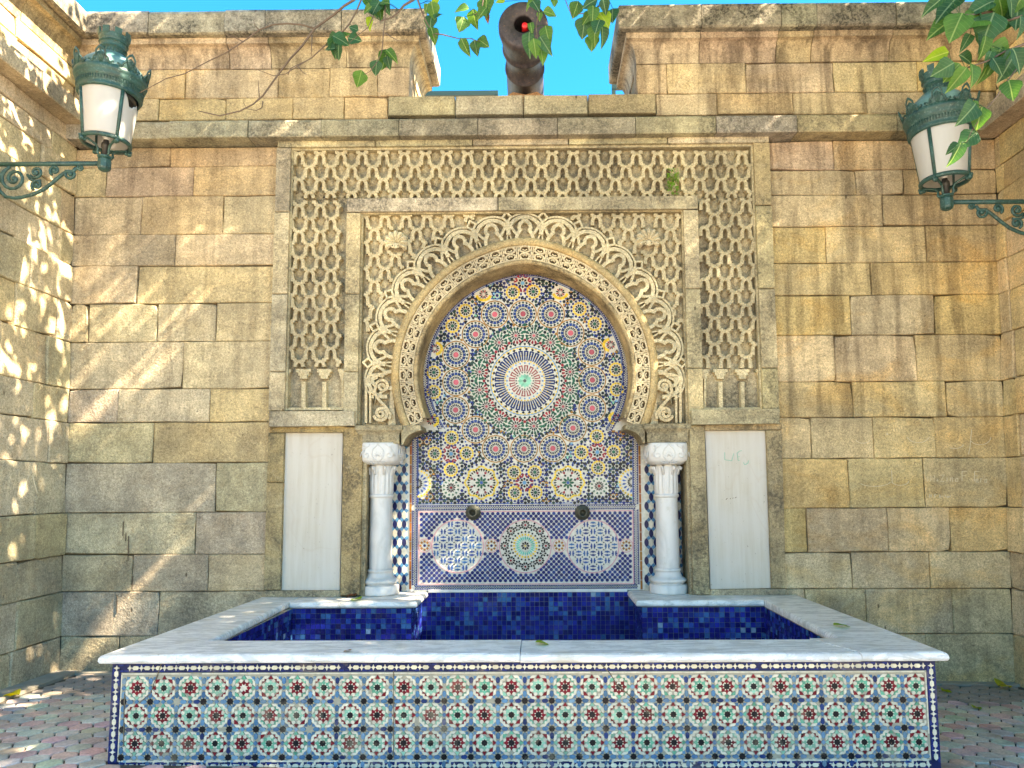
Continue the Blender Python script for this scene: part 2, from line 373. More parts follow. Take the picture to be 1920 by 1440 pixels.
OLIVE, TAN, BROWN, OCHRE, GREY = (.60, .535, .40), (.67, .57, .405), (.63, .495, .345), (.70, .565, .355), (.50, .455, .36)
def lerp(a, b, k): return tuple(x + (y - x) * k for x, y in zip(a, b))
ZL, ZR = [], []
for side, rows, Z in ((0, LROWS, ZL), (1, RROWS, ZR)):
    for n, (ya, yb, js) in enumerate(rows):
        mx = 300 if side == 0 else 1660
        za, zb = P(mx, ya, 0)[1], P(mx, yb, 0)[1]; Z.append((za, zb)); ym = (ya + yb) / 2
        if side == 0: xs = [P(cl(ym), ym, 0)[0] - .02] + [P(x, ym, 0)[0] for x in js] + [P(pl(ym) + 16, ym, 0)[0]]
        else: xs = [P(pr(ym) - 16, ym, 0)[0]] + [P(x, ym, 0)[0] for x in js] + [P(cr(ym), ym, 0)[0] + .02]
        k = n / 13
        for i in range(len(xs) - 1):
            base = lerp(BROWN, TAN, min(1, k * 3.2)) if k < .32 else lerp(TAN, OLIVE, min(1, (k - .3) * 2.6))
            if side == 1: base = lerp(BROWN, OCHRE, min(1, k * 4)) if k < .75 else lerp(OCHRE, OLIVE, (k - .72) * 2)
            block(rear, 'block', [(xs[i], 0, zb), (xs[i + 1], 0, zb), (xs[i + 1], 0, za), (xs[i], 0, za)], (0, -1, 0), col=base,
                  streak=(.45 if side == 0 else .8) * (1 if k < .6 else .4), lichen=(.34 if side == 0 else .22) + .25 * (k > .85), ochre=.2 if side == 0 else .8)

# core of the rear wall: mortar seen in the joints, solid to the far side (the opening of the niche is left free)
zc = P(983, 252, -.16)[1]; zct = P(983, 218, -.16)[1]           # cornice bottom and top
zs0, zs1 = P(983, 216, 0)[1], P(983, 181, 0)[1]                  # sill course
NX0, NX1 = P(668, 900, 0)[0] - .0, P(1300, 900, 0)[0] + .0
core = MB()
core.box(-5.2, NX0, .06, .75, -.3, zs0); core.box(NX1, 5.2, .06, .75, -.3, zs0)
core.box(NX0, NX1, .34, .75, -.3, zs0); core.box(NX0, NX1, .16, .34, P(983, 430, .0)[1], zs0)
core.build('wall_core', MORTAR, rear)

# upper courses of the two merlons
def row(parent, ya, yb, xs, mx, Y=0, col=BROWN, **kw):
    za, zb = P(mx, ya, Y)[1], P(mx, yb, Y)[1]; ym = (ya + yb) / 2; X = [P(x, ym, Y)[0] if not isinstance(x, tuple) else x[0] for x in xs]
    for i in range(len(X) - 1): block(parent, 'block', [(X[i], Y, zb), (X[i + 1], Y, zb), (X[i + 1], Y, za), (X[i], Y, za)], (0, -1, 0), col=col, **kw)
MXL, MXR = P(768, 150, 0)[0], P(1193, 150, 0)[0]                 # ends of the merlons
row(rear, 183, 224, [142, 297, 423, 549, 645, 727], 500, col=(.68, .56, .37), streak=.25, lichen=.2)
row(rear, 128, 183, [138, 347, 521, 618, 708, (MXL,)], 500, col=(.64, .515, .355), streak=.55, lichen=.15, ochre=.7)
row(rear, 173, 213, [1230, 1345, 1487, 1625, 1760, 1866], 1560, col=(.60, .49, .34), streak=.8, lichen=.2)
row(rear, 117, 173, [(MXR,), 1250, 1398, 1563, 1720, 1868], 1560, col=(.62, .51, .365), streak=.95, lichen=.2)
sx = [727, 853, 981, 1103, 1231]
for i in range(4):
    a, b = P(sx[i], 200, -.02)[0], P(sx[i + 1], 200, -.02)[0]
    mb = MB(); ch = .012; g = .004
    mb.extw([(a + g, zs0), (b - g, zs0), (b - g, zs1 + R.uniform(-.006, .006)), (a + g, zs1 + R.uniform(-.006, .006))], -.02, .75, ch=.012)
    o = mb.build('sill_block', STONE, rear, ((a + b) / 2, 0, zs0), color=jit(GREY), lichen=.45, streak=.2, ochre=.1)

def prof_blocks(parent, name, prof, xs, ends=(None, None), dirx=True, flip=1, base=0, **kw):
    """sweep a moulding (outward offset, z) between joints; ends: mitred return of the given depth"""
    for i in range(len(xs) - 1):
        a, b = xs[i] + .003, xs[i + 1] - .003; mb = MB(); n = len(prof)
        st = []
        if i == 0 and ends[0]: st += [('r0', ends[0])]
        jy = R.uniform(-.006, .006); jz = R.uniform(-.004, .004)
        secs = []
        if i == 0 and ends[0]: secs += [[(xs[0] - o, ends[0], z) for o, z in prof], [(xs[0] - o, -o, z) for o, z in prof]]
        else: secs += [[(a, -o - jy, z + jz) for o, z in prof]]
        if i == len(xs) - 2 and ends[1]: secs += [[(xs[-1] + o, -o, z) for o, z in prof], [(xs[-1] + o, ends[1], z) for o, z in prof]]
        else: secs += [[(b, -o - jy, z + jz) for o, z in prof]]
        if not dirx: secs = [[(base + flip * -y, x, z) for x, y, z in s] for s in secs]
        vs = [p for s in secs for p in s]; fs = []
        for k in range(len(secs) - 1):
            for j in range(n): q = (k * n + j, (k + 1) * n + j, (k + 1) * n + (j + 1) % n, k * n + (j + 1) % n); fs.append(q)
        fs += [tuple(range(n)), tuple(range((len(secs) - 1) * n, len(secs) * n))[::-1]]
        mb.add(vs, fs)
        cc = Vector(vs[0]); mb.build(name, STONE, parent, cc, color=jit(kw.get('col', GREY), .08), lichen=float(kw.get('lichen', .7)), streak=float(kw.get('streak', .2)), ochre=float(kw.get('ochre', .1)))
CP = .16
cprof = [(-.05, zc), (CP - .006, zc), (CP, zc + .008), (CP + .002, zct - .03), (CP - .006, zct - .012), (CP - .03, zct), (-.05, zct)]
CXL, CXR = P(cl(240), 240, 0)[0], P(cr(240), 240, 0)[0]
xs = [CXL] + [P(x, 240, -.16)[0] for x in (200, 317, 465, 602, 748, 896, 1045, 1192, 1343, 1495, 1683)] + [CXR]
prof_blocks(rear, 'cornice_block', cprof, xs, col=(.47, .44, .365), lichen=.75, streak=.35)
# coping and cavetto of the parapet
zA, zB, zC, zD = P(470, 128, 0)[1], P(470, 84, -.07)[1], P(470, 72, -.08)[1], P(470, 63, -.17)[1]
zT = P(470, 17, -.17)[1]
cav = [(-.1, zA)] + [(-.002 + .075 * (1 - math.cos(k / 6 * PI / 2)), zA + (zB - zA) * math.sin(k / 6 * PI / 2)) for k in range(7)] + [(.092, zB + .004), (.095, zC), (-.1, zC)]
cop = [(-.1, zC + .002), (.15, zC + .002), (.165, zC + .014), (.17, zT - .03), (.155, zT), (-.1, zT)]
xl = [P(cl(100), 100, 0)[0]] + [P(x, 100, -.04)[0] for x in (288, 428, 506, 648)] + [MXL]
prof_blocks(rear, 'cavetto_block', cav, xl, (None, .72), col=(.57, .455, .33), lichen=.35, streak=.95)
xl = [P(cl(100), 100, 0)[0]] + [P(x, 40, -.17)[0] for x in (277, 420, 497, 640)] + [MXL]
prof_blocks(rear, 'coping_block', cop, xl, (None, .74), col=(.44, .415, .36), lichen=.95, streak=.3)
dz = P(1500, 60, 0)[1] - P(500, 72, 0)[1]
xr = [MXR] + [P(x, 90, -.04)[0] for x in (1312, 1457, 1523, 1670)] + [P(cr(100), 100, 0)[0]]
prof_blocks(rear, 'cavetto_block', [(o, z + dz) for o, z in cav], xr, (.72, None), col=(.58, .46, .33), lichen=.3, streak=1.)
xr = [MXR] + [P(x, 30, -.17)[0] for x in (1316, 1465, 1532, 1681)] + [P(cr(100), 100, 0)[0]]
prof_blocks(rear, 'coping_block', [(o, z + dz) for o, z in cop], xr, (.74, None), col=(.43, .415, .375), lichen=1., streak=.6)
core2 = MB(); core2.box(-5.2, MXL - .012, .03, .72, zs0, zC + .05); core2.box(MXR + .012, 5.2, .03, .72, zs0, zC + .05)
core2.build('parapet_core', STONE, rear, color=(.42, .34, .22, 1), lichen=.5, streak=.6, ochre=.2)

# side walls
def side_wall(sgn, Z, ztop_rows, corner, label, zc0, zc1, p, extra):
    wl = thing('side_wall', label, 'wall', (corner(900) if False else P(corner(1250), 1250, 0)[0], 0, 0), 'courtyard side walls')
    X = lambda z: (lambda a, b, za, zb: a + (b - a) * (z - za) / (zb - za))(P(corner(280), 280, 0)[0], P(corner(1250), 1250, 0)[0], P(corner(280), 280, 0)[1], P(corner(1250), 1250, 0)[1])
    YE = -3.4
    rows = [(a, b, X) for a, b in Z]
    rows[-1] = (rows[-1][0], -.15, X)
    def bl(za, zb, ys, X, colf, **kw):
        for i in range(len(ys) - 1):
            a, b = ys[i], ys[i + 1]                     # a nearer to the corner
            q = [(X(zb), a, zb), (X(zb), b, zb), (X(za), b, za), (X(za), a, za)]
            if sgn < 0: q = [q[1], q[0], q[3], q[2]]
            block(wl, 'block', q, (-sgn, 0, 0), col=colf, **kw)
    def ysplit(px, zmid):
        ys = [-.002]
        for x in px:
            d = CR @ Vector(((x - PPX) / F, 0, -1)); xx = X(zmid); ys.append(CAMP.y + xx / d.x * d.y)
        while ys[-1] > YE: ys.append(ys[-1] - R.uniform(.42, .85))
        return ys
    for n, (za, zb, XX) in enumerate(rows):
        k = n / 13
        col = lerp(TAN, OLIVE, min(1, k * 1.6)) if sgn < 0 else lerp((.72, .56, .33), (.66, .55, .38), k)
        bl(za, zb, ysplit(extra.get(n, [R.uniform(40, 95)] if sgn < 0 else [1908]), (za + zb) / 2), X, col, streak=.3, lichen=.15 + .2 * (k > .8), ochre=.15 if sgn < 0 else .5, jf=.012)
    top = rows[0][0]
    # filler course up to the cornice, cornice, upper courses, coping
    zz = [top]
    while zc0 - zz[-1] > .3: zz.append(zz[-1] + .2)
    if zc0 - zz[-1] > .02: zz.append(zc0)
    for a, b in zip(zz[:-1], zz[1:]): bl(b, a, ysplit([], a), X, TAN if sgn < 0 else (.72, .56, .33), streak=.3, lichen=.15, ochre=.3)
    X2 = lambda z: X(zc0) + sgn * .05
    ys = [YE]; 
    while ys[-1] < -.6: ys.append(ys[-1] + R.uniform(.6, 1.0))
    ys[-1] = -.012
    prof = [(-.1, zc0), (p - .004, zc0), (p, zc0 + .01), (p + .002, zc1 - .02), (p - .03, zc1), (-.1, zc1)]
    prof_blocks(wl, 'cornice_block', prof, ys, dirx=False, flip=-sgn, base=X(zc0), col=(.66, .56, .40), lichen=.35, streak=.3)
    zz = [zc1]
    while zA - zz[-1] > .32: zz.append(zz[-1] + .24)
    zz.append(zA)
    for a, b in zip(zz[:-1], zz[1:]): bl(b, a, ysplit([], a), X2, (.70, .57, .36) if sgn < 0 else (.72, .60, .42), streak=.5, lichen=.15, ochre=.7)
    prof_blocks(wl, 'cavetto_block', cav, ys, dirx=False, flip=-sgn, base=X2(0), col=(.46, .35, .22), lichen=.4, streak=.8)
    prof_blocks(wl, 'coping_block', cop, ys, dirx=False, flip=-sgn, base=X2(0), col=(.40, .36, .28), lichen=.8, streak=.4)
    mb = MB(); a0, a1 = X(-.3) + sgn * .04, X2(zC) + sgn * .04
    v = [(a0, YE, -.3), (a0, .03, -.3), (a1, .03, zC), (a1, YE, zC)]; v += [(x + sgn * .8, y, z) for x, y, z in v]
    mb.add(v, [(0, 1, 2, 3), (4, 5, 6, 7), (0, 1, 5, 4), (1, 2, 6, 5), (2, 3, 7, 6), (3, 0, 4, 7)]); mb.build('wall_core', MORTAR, wl)
    return wl, X
LW, XLW = side_wall(-1, ZL, 0, cl, 'left side wall of pale sandstone blocks dappled with sun, scratched with letters', 4.66, 4.84, .15, {4: [38], 3: [96], 5: [96, 17], 6: [82], 7: [63], 11: [52], 12: [56]})
RW, XRW = side_wall(1, ZR, 0, cr, 'right side wall of ochre sandstone blocks in shade under leafy twigs', 4.53, 4.73, .18, {4: [1906], 1: [1911]})
# taller block standing behind the left end of the parapet
mb = MB()
q = [(P(150, 6, .9)[0] - .9, zT - .4), (P(219, 20, .9)[0], zT - .4), (P(213, 5, .9)[0], zT + .28), (P(150, 6, .9)[0] - .9, zT + .62)]
mb.extw(q, .8, 1.6, ch=.02); o = mb.build('roof_block', STONE, LW, color=(.44, .30, .20, 1), lichen=.3, streak=.4, ochre=.3)

# ------------------------------------------------------------------ carved stone surround of the niche
YM = .28                                                         # plane of the mosaic at the back of the niche
por = thing('carved_surround', 'carved stone surround with lattice panels and horseshoe arch framing the mosaic niche', 'stone surround', (P(984, 900, 0)[0], 0, .6))
PC = (.64, .565, .41); PCD = (.54, .48, .35)
def slab(name, px, Yf, Yb, col=PC, lichen=.4, streak=.15, ochre=.15, ch=.007, mat=None, label=None):
    mb = MB(); mb.ext(px, Yf, Yb, ch=ch); x = sum(a for a, _ in px) / len(px); y = sum(b for _, b in px) / len(px)
    c = P(x, y, Yf); return mb.build(name, mat or STONE, por, (c[0], Yf, c[1]), color=jit(col, .06), lichen=float(lichen), streak=float(streak), ochre=float(ochre), label=label)
def il(y): return 545 - (y - 285) * .0247
def ir(y): return 1413 + (y - 275) * .0367
YF = -.075
ys = [276, 397, 551, 697, 771]
for a, b in zip(ys[:-1], ys[1:]):
    slab('frame_block', [(pl(b), b - .7), (il(b), b - .7), (il(a), a + .7), (pl(a), a + .7)], YF + R.uniform(-.004, .004), .05, lichen=.7, col=(0.650, 0.575, 0.413))
ys = [266, 385, 541, 690, 768]
for a, b in zip(ys[:-1], ys[1:]):
    slab('frame_block', [(ir(b), b - .7), (pr(b), b - .7), (pr(a), a + .7), (ir(a), a + .7)], YF + R.uniform(-.004, .004), .05, lichen=.75, col=(0.625, 0.537, 0.350))
xs = [519.5, 703, 886, 1066, 1252, 1443]
for a, b in zip(xs[:-1], xs[1:]):
    f = lambda x: 254 - (x - 520) * .0103
    slab('frame_block', [(a + .7, f(a) + 22), (b - .7, f(b) + 22), (b - .7, f(b) - 8), (a + .7, f(a) - 8)], YF + R.uniform(-.004, .004), .05, lichen=.75, col=(0.613, 0.550, 0.400))
# thin fillets inside the frame
mb = MB(); mb.strip([(il(770) + 3, 770), (il(287) + 3, 280), (ir(276) - 3, 272), (ir(768) - 3, 768)], 5, YF + .03, .04)
mb.build('fillet', STONE, por, (0, 0, 3), color=(0.587, 0.512, 0.350, 1), lichen=.6, streak=0., ochre=.1)
# ledge stones under the lattice strips
slab('ledge_block', [(503, 800), (664, 798), (664, 770), (504, 771)], -.105, .05, lichen=.6, col=PCD)
slab('ledge_block', [(1297, 796), (1463, 794), (1463, 766), (1297, 768)], -.105, .05, lichen=.6, col=PCD)
# inner frame
YI = -.055
slab('frame_block', [(650, 397), (933, 394), (933, 370), (650, 372)], YI, .08, lichen=.8, col=(0.625, 0.562, 0.413))
slab('frame_block', [(934.5, 394), (1309, 391), (1309, 367), (934.5, 370)], YI - .003, .08, lichen=.75, col=(0.663, 0.587, 0.425))
for f0, f1, yy in ((lambda y: 650 - (y - 397) * .018, lambda y: 676 - (y - 397) * .0165, (397.8, 551, 697, 796)), (lambda y: 1282 + (y - 397) * .0245, lambda y: 1309 + (y - 397) * .029, (392.5, 541, 690, 796))):
    for a, b in zip(yy[:-1], yy[1:]): slab('frame_block', [(f0(b), b - .6), (f1(b), b - .6), (f1(a), a + .6), (f0(a), a + .6)], YI + R.uniform(-.003, .003), .08, lichen=.7, ochre=.3)
mb = MB(); mb.strip([(672, 796), (679, 400), (1280, 394), (1289, 796)], 5, YI + .035, .08)
mb.build('fillet', STONE, por, (0, 0, 3), color=(0.525, 0.450, 0.300, 1), lichen=.7, streak=0., ochre=.1)

# lattice panels: a ground plate and the raised ribs of the net
def lattice(reg, x0, y0, Yg, Yr, ok):
    """one rib per arch: rounded arch, straight legs, stepped shoulders joining the arches below"""
    mb = MB(); PX, HY = 39.6, 24.35
    nrow = int((reg[3] - reg[1]) / HY) + 3; ncol = int((reg[2] - reg[0]) / PX) + 3
    for r in range(-1, nrow):
        for cidx in range(-1, ncol):
            ax = x0 + cidx * PX + (PX / 2 if r % 2 else 0); ay = y0 + r * HY
            for sg in (-1, 1):
                yy = Yr + (.003 if r % 2 else 0) + R.uniform(-.0012, .0012); s_ = lambda u, v: (ax + sg * u * PX, ay + v * HY / 24.35)
                inr = lambda q_: reg[0] - 4 <= q_[0] <= reg[2] + 4 and reg[1] - 3 <= q_[1] <= reg[3] + 3 and ok(*q_)
                q = [s_(*p_) for p_ in ((0, 1.5), (.075, 2.2), (.135, 4.4), (.175, 8), (.19, 12), (.19, 18))]
                run = [(min(max(u[0], reg[0] - 2), reg[2] + 2), u[1]) for u in q if inr(u)]
                if len(run) > 3: mb.strip(run, 6.4, yy, Yg)
                for n_, (u0, u1, v0, v1) in enumerate(((.105, .30, 16.8, 22.6), (.215, .40, 20.6, 26.6))):
                    bx = [s_(u0, v0), s_(u1, v0), s_(u1, v1), s_(u0, v1)]
                    if all(inr(t_) for t_ in bx): mb.ext(bx, yy - .0006 * (n_ + 1), Yg)
    return mb
def domes(reg, x0, y0, Yg, ok, mb):
    PX, HY = 39.6, 24.35
    for r in range(-1, int((reg[3] - reg[1]) / HY) + 2):
        for cidx in range(-1, int((reg[2] - reg[0]) / PX) + 2):
            ax = x0 + cidx * PX + (PX / 2 if r % 2 else 0); ay = y0 + r * HY + 29
            if not (reg[0] + 5 < ax < reg[2] - 5 and reg[1] + 6 < ay < reg[3] - 4 and ok(ax, ay)): continue
            n = 9; k = [(ax + (8.8 * (1 + .16 * math.cos(5 * a))) * math.cos(a), ay + 10.5 * (1 + .12 * math.cos(5 * a)) * math.sin(a)) for a in [2 * PI * i / n for i in range(n)]]
            k2 = [(ax + (u - ax) * .5, ay + (v - ay) * .5) for u, v in k]; h = R.uniform(.008, .02)
            A = [P(u, v, Yg) for u, v in k]; B = [P(u, v, Yg) for u, v in k2]; cc = P(ax, ay, Yg)
            mb.add([(a, Yg - .001, b) for a, b in A] + [(a, Yg - h, b) for a, b in B] + [(cc[0], Yg - h - .004, cc[1])], [(i, (i + 1) % n, (i + 1) % n + n, i + n) for i in range(n)] + [(i + n, (i + 1) % n + n, 2 * n) for i in range(n)])
YG, YRB = .03, -.036
AX, AY = 984, 700
inner = lambda u, v: not (646 < u < 1316 and v > 366)
kw = dict(color=(0.613, 0.537, 0.375, 1), streak=.1, ochre=.1)
def lat_part(name, reg, x0, y0, ok, lichen, Yg=YG, Yr=YRB):
    c = P((reg[0] + reg[2]) / 2, (reg[1] + reg[3]) / 2, Yg)
    mb = lattice(reg, x0, y0, Yg + .01, Yr, ok); mb.build('lattice_ribs', STONE, por, (c[0], Yr, c[1]), kind='stuff' if name == 'spandrel' else None, lichen=lichen * .4, **kw)
    mb = MB(); domes(reg, x0, y0, Yg, ok, mb)
    mb.build('carved_leaf_infill', STONE, por, (c[0], Yg, c[1]), kind='stuff', lichen=min(1., lichen * .9), color=(0.562, 0.488, 0.338, 1), streak=.1, ochre=.1)
    return c
lat_part('top', (549, 284, 1411, 371), 560, 286, lambda u, v: True, .75)
lat_part('left', (541, 371, 648, 690), 560.5, 286 + 4 * 24.35, inner, .5)
lat_part('right', (1316, 371, 1424, 690), 560 + 19.6 * 39.6 - 16, 286 + 4 * 24.35 - 8, lambda u, v: True, .85)
mb = MB()
for reg in ([(532, 770), (652, 770), (652, 368), (545, 368)], [(1312, 770), (1433, 770), (1424, 368), (1308, 368)], [(540, 371), (1420, 371), (1416, 268), (540, 276)]): mb.ext(reg, YG, .2)
mb.build('lattice_ground', STONE, por, (P(600, 500, YG)[0], YG, P(600, 500, YG)[1]), lichen=.8, color=(.50, .44, .32, 1), streak=.1, ochre=.1)
# blind arcade at the foot of the side strips
for xa, xb, bars in ((534, 645, (569, 608)), (1319, 1429, (1351, 1392))):
    mb = MB()
    for x in bars:
        k = 1 if xa < 900 else 1
        mb.strip([(x, 716), (x - (.0 if xa < 900 else -1), 768)], 7.5, -.028, YG + .01)
        for y, wd in ((695, 27), (701, 20), (707, 13.5)): mb.strip([(x - wd / 2, y), (x + wd / 2, y)], 6.2, -.029 + (y - 695) * .0003, YG + .01)
    for x in (xa + 3, xb - 3):
        for y, wd in ((695, 16), (701, 12), (707, 8)): mb.strip([(x - wd / 2, y), (x + wd / 2, y)], 6.2, -.026 + (y - 695) * .0003, YG + .01)
        mb.strip([(x, 705), (x, 768)], 4, -.022, YG + .01)
    mb.strip([(xa, 767), (xb, 766)], 5, -.03, YG + .01)
    c = P((xa + xb) / 2, 730, -.03); mb.build('blind_arcade', STONE, por, (c[0], -.03, c[1]), color=(0.663, 0.587, 0.413, 1), lichen=.3, streak=.1, ochre=.2)

# spandrel field around the arch
YS = .05
def arc(r, a): 
    k = 1 + .020 * math.exp(-((a - 90) / 13) ** 2) - .006 * math.exp(-((abs(a - 90) - 42) / 25) ** 2)
    return AX + r * k * math.cos(rad(a)), AY - r * k * math.sin(rad(a))
mb = MB(); A = [-24 + 228 * i / 96 for i in range(97)]
inn = []; ou = []
for a in A:
    x, y = arc(246, a); dx, dy = math.cos(rad(a)), -math.sin(rad(a))
    ts = []
    if dx > 1e-6: ts.append((1292 - AX) / dx)
    if dx < -1e-6: ts.append((668 - AX) / dx)
    if dy < -1e-6: ts.append((390 - AY) / dy)
    if dy > 1e-6: ts.append((799 - AY) / dy)
    tt = max(min(ts), 247); inn.append((x, min(y, 799))); ou.append((AX + dx * tt, AY + dy * tt))
ip = [P(x, y, YS) for x, y in inn]; op = [P(x, y, YS) for x, y in ou]; n = len(A)
mb.add([(a, YS, b) for a, b in ip] + [(a, YS, b) for a, b in op] + [(a, .2, b) for a, b in ip], [(i, i + 1, i + n + 1, i + n) for i in range(n - 1)] + [(i, i + 1, i + 2 * n + 1, i + 2 * n) for i in range(n - 1)])
mb.build('spandrel_ground', STONE, por, (P(700, 420, YS)[0], YS, P(700, 420, YS)[1]), color=(.57, .49, .35, 1), lichen=.8, streak=.1, ochre=.2)
okS = lambda u, v: math.hypot(u - AX, v - AY) > 300 and v < 690 and math.hypot(u - 742, v - 452) > 19 and math.hypot(u - 1216, v - 447) > 19
for reg, x0 in (((680, 400, 905, 690), 721.5), ((1062, 400, 1284, 690), 1118.5)):
    lat_part('spandrel', reg, x0, 404, okS, .45, YS, .0)
# lobed, interlaced ribs round the arch
big = MB(); fine = MB()
def loc(th, u, v): r = 249 + v; a = rad(th) - u / 275.; return AX + r * math.cos(a), AY - r * math.sin(a)
for k in range(-7, 8):
    th = 90 + 13.25 * k; Yk = -.012 + (k % 2) * .003
    big.strip([loc(th, *p) for p in [(-33, 13), (-31.5, 21), (-27, 31), (-19, 39), (-9, 43.5), (0, 45), (9, 43.5), (19, 39), (27, 31), (31.5, 21), (33, 13)]], 7.2, Yk, YS + .01)
    big.strip([loc(th, *p) for p in [(-34, 36), (-27, 42.5), (-18, 47.5), (-9, 50.5), (0, 51.5), (9, 50.5), (18, 47.5), (27, 42.5), (34, 36)]], 3.6, Yk + .008, YS + .01)
    big.strip([loc(th, *p) for p in [(-17.5, -3), (-16.5, 7), (-13, 15), (-8.5, 19.5), (-11, 25), (-9, 32), (-4.5, 36), (0, 37.2), (4.5, 36), (9, 32), (11, 25), (8.5, 19.5), (13, 15), (16.5, 7), (17.5, -3)]], 6.6, Yk + .0015, YS + .01)
    for s in (-1, 1):
        big.strip([loc(th, s * a, b) for a, b in [(15, 12), (20, 17), (25, 26), (28, 37)]], 5, Yk + .006, YS + .01)
        big.strip([loc(th, s * a, b) for a, b in [(5, 36.5), (3, 41), (0, 44)]], 4, Yk + .007, YS + .01)
    if k < 7:                                                    # pointed knot between two lobes
        t2 = th + 6.625
        big.strip([loc(t2, *p) for p in [(0, 55), (8, 46), (0, 36), (-8, 46)]], 3.6, -.018, YS + .01, closed=True)
        big.strip([loc(t2, *p) for p in [(-2, 36), (0, 24), (2, 36)]], 4.5, -.017, YS + .01)
        big.strip([loc(t2, *p) for p in [(-5, -3), (-3.5, 8), (0, 18), (3.5, 8), (5, -3)]], 3.0, -.002, YS + .01)
c = P(AX, 420, 0); big.build('lobed_ribs', STONE, por, (c[0], 0, c[1]), color=(0.700, 0.625, 0.450, 1), lichen=.28, streak=.05, ochre=.15)

# arch: plain outer moulding, knot band, inner moulding and the deep reveal
def ring(mb, prof, a0=-24, a1=204, n=120, ymax=798.5):
    """prof: list of (pixel radius, Y)"""
    vs = []; m = len(prof)
    for i in range(n + 1):
        a = a0 + (a1 - a0) * i / n
        for r, Y in prof:
            x, y = arc(r, a); y = min(y, ymax); s = (6.2 + 0) / 1387.
            q = P(x, y, -.02); vs.append((q[0], Y, q[1]))
    mb.add(vs, [(i * m + j, i * m + j + 1, (i + 1) * m + j + 1, (i + 1) * m + j) for i in range(n) for j in range(m - 1)])
mb = MB(); ring(mb, [(253, .06), (252, .005), (249, -.022), (244, -.036), (239, -.034), (236.5, -.024), (236, .01)])
mb.build('arch_moulding', STONE, por, (P(AX, 450, 0)[0], 0, P(AX, 450, 0)[1]), smooth=True, color=(0.587, 0.463, 0.269, 1), lichen=.25, streak=.2, ochre=.5)
mb = MB(); ring(mb, [(237, .006), (206, .006)]); mb.build('band_ground', STONE, por, (P(AX, 475, 0)[0], 0, P(AX, 475, 0)[1]), color=(.10, .072, .045, 1), lichen=.2, streak=0., ochre=0.)  # shadow in the knotwork holes put into a dark ground colour
mb = MB(); ring(mb, [(208.5, .01), (208.5, -.022), (206.5, -.027), (203, -.024), (201.5, -.012), (201, .03), (200.5, YM + .02)])
mb.build('arch_reveal', STONE, por, (P(AX, 495, 0)[0], 0, P(AX, 495, 0)[1]), color=(0.625, 0.500, 0.306, 1), lichen=.75, streak=.45, ochre=.5)
kn = MB(); NC = 33
for i in range(NC):
    a0 = -25.2 + 230.4 * i / NC; da = 230.4 / NC
    def B(s, t_): x, y = arc(209.5 + t_ * 25.5, a0 + s * da); return x, min(y, 797.5)
    w_ = 3.1; Z0 = -.017
    for s in (.06, .94): kn.strip([B(s, .05), B(s, .95)], 2.3, Z0, .008)
    kn.strip([B(.2, .0), B(.2, .38), B(.8, .62), B(.8, 1)], w_, Z0 + .0008, .008); kn.strip([B(.8, 0), B(.8, .38), B(.2, .62), B(.2, 1)], w_, Z0 - .0008, .008)
    kn.strip([B(.36, .5), B(.64, .5)], w_, Z0 - .0014, .008)
    kn.strip([B(.08, .34), B(.32, .04), B(.68, .04), B(.92, .34)], 2.6, Z0 + .0014, .008); kn.strip([B(.08, .66), B(.32, .96), B(.68, .96), B(.92, .66)], 2.6, Z0 + .0004, .008)
    kn.strip([B(.35, .26), B(.5, .36), B(.65, .26)], 2.2, Z0 + .001, .008); kn.strip([B(.35, .74), B(.5, .64), B(.65, .74)], 2.2, Z0 + .001, .008)
    kn.strip([B(-.08, .5), B(.08, .5)], 2.2, Z0 + .0011, .008)
for r_ in (210, 234.5):
    kn.strip([(lambda q: (q[0], min(q[1], 797.5)))(arc(r_, -24 + 228 * i / 110)) for i in range(111)], 1.6, -.0185, .008)
kn.build('knotwork_band', STONE, por, (P(AX, 476, 0)[0], 0, P(AX, 476, 0)[1]), color=(0.700, 0.600, 0.431, 1), lichen=.15, streak=0., ochre=.15)

# scallop shells in the spandrels
def shell(cx, cy, Rp):
    mb = MB(); n, m = 72, 7; vs = []; o = P(cx, cy + 9, 0); s = 6.2 / F
    for i in range(n + 1):
        a = -132 + 264 * i / n; rib = abs(math.sin((i / n) * 9 * PI)); rr = Rp * (1 + .09 * rib) * (1 - .12 * (abs(a) / 132) ** 2)
        for j in range(m):
            k = (j + .6) / (m - .4); h = .012 + .06 * math.sin(min(1, k * 1.0) * PI * .72) * (.55 + .45 * rib) + .006 * rib * k
            if j == m - 1: h = .006
            vs.append((o[0] + math.sin(rad(a)) * rr * k * s, YS - .02 - h, o[1] + (math.cos(rad(a)) * rr * k + 2) * s))
    mb.add(vs, [(i * m + j, (i + 1) * m + j, (i + 1) * m + j + 1, i * m + j + 1) for i in range(n) for j in range(m - 1)])
    for sg in (-1, 1): mb.tube([(o[0] + (sg * 5 + sg * 5 * math.cos(t_) * (1 - t_ / 9)) * s, YS - .066, o[1] + (-5 + 5 * math.sin(t_) * (1 - t_ / 9)) * s) for t_ in [k * .6 for k in range(12)]], .007)
    mb.ball((o[0], YS - .066, o[1] - 4 * s), .022, sy=.6, sz=1.2)
    mb.box(o[0] - 20 * s, o[0] + 20 * s, YS - .016, YS + .01, o[1] - 4 * s, o[1] + 20 * s)
    mb.build('scallop_shell', STONE, por, (o[0], YS, o[1]), smooth=True, color=(0.750, 0.675, 0.500, 1), lichen=.2, streak=.05, ochre=.05)
shell(742, 449, 24); shell(1216, 444, 24)

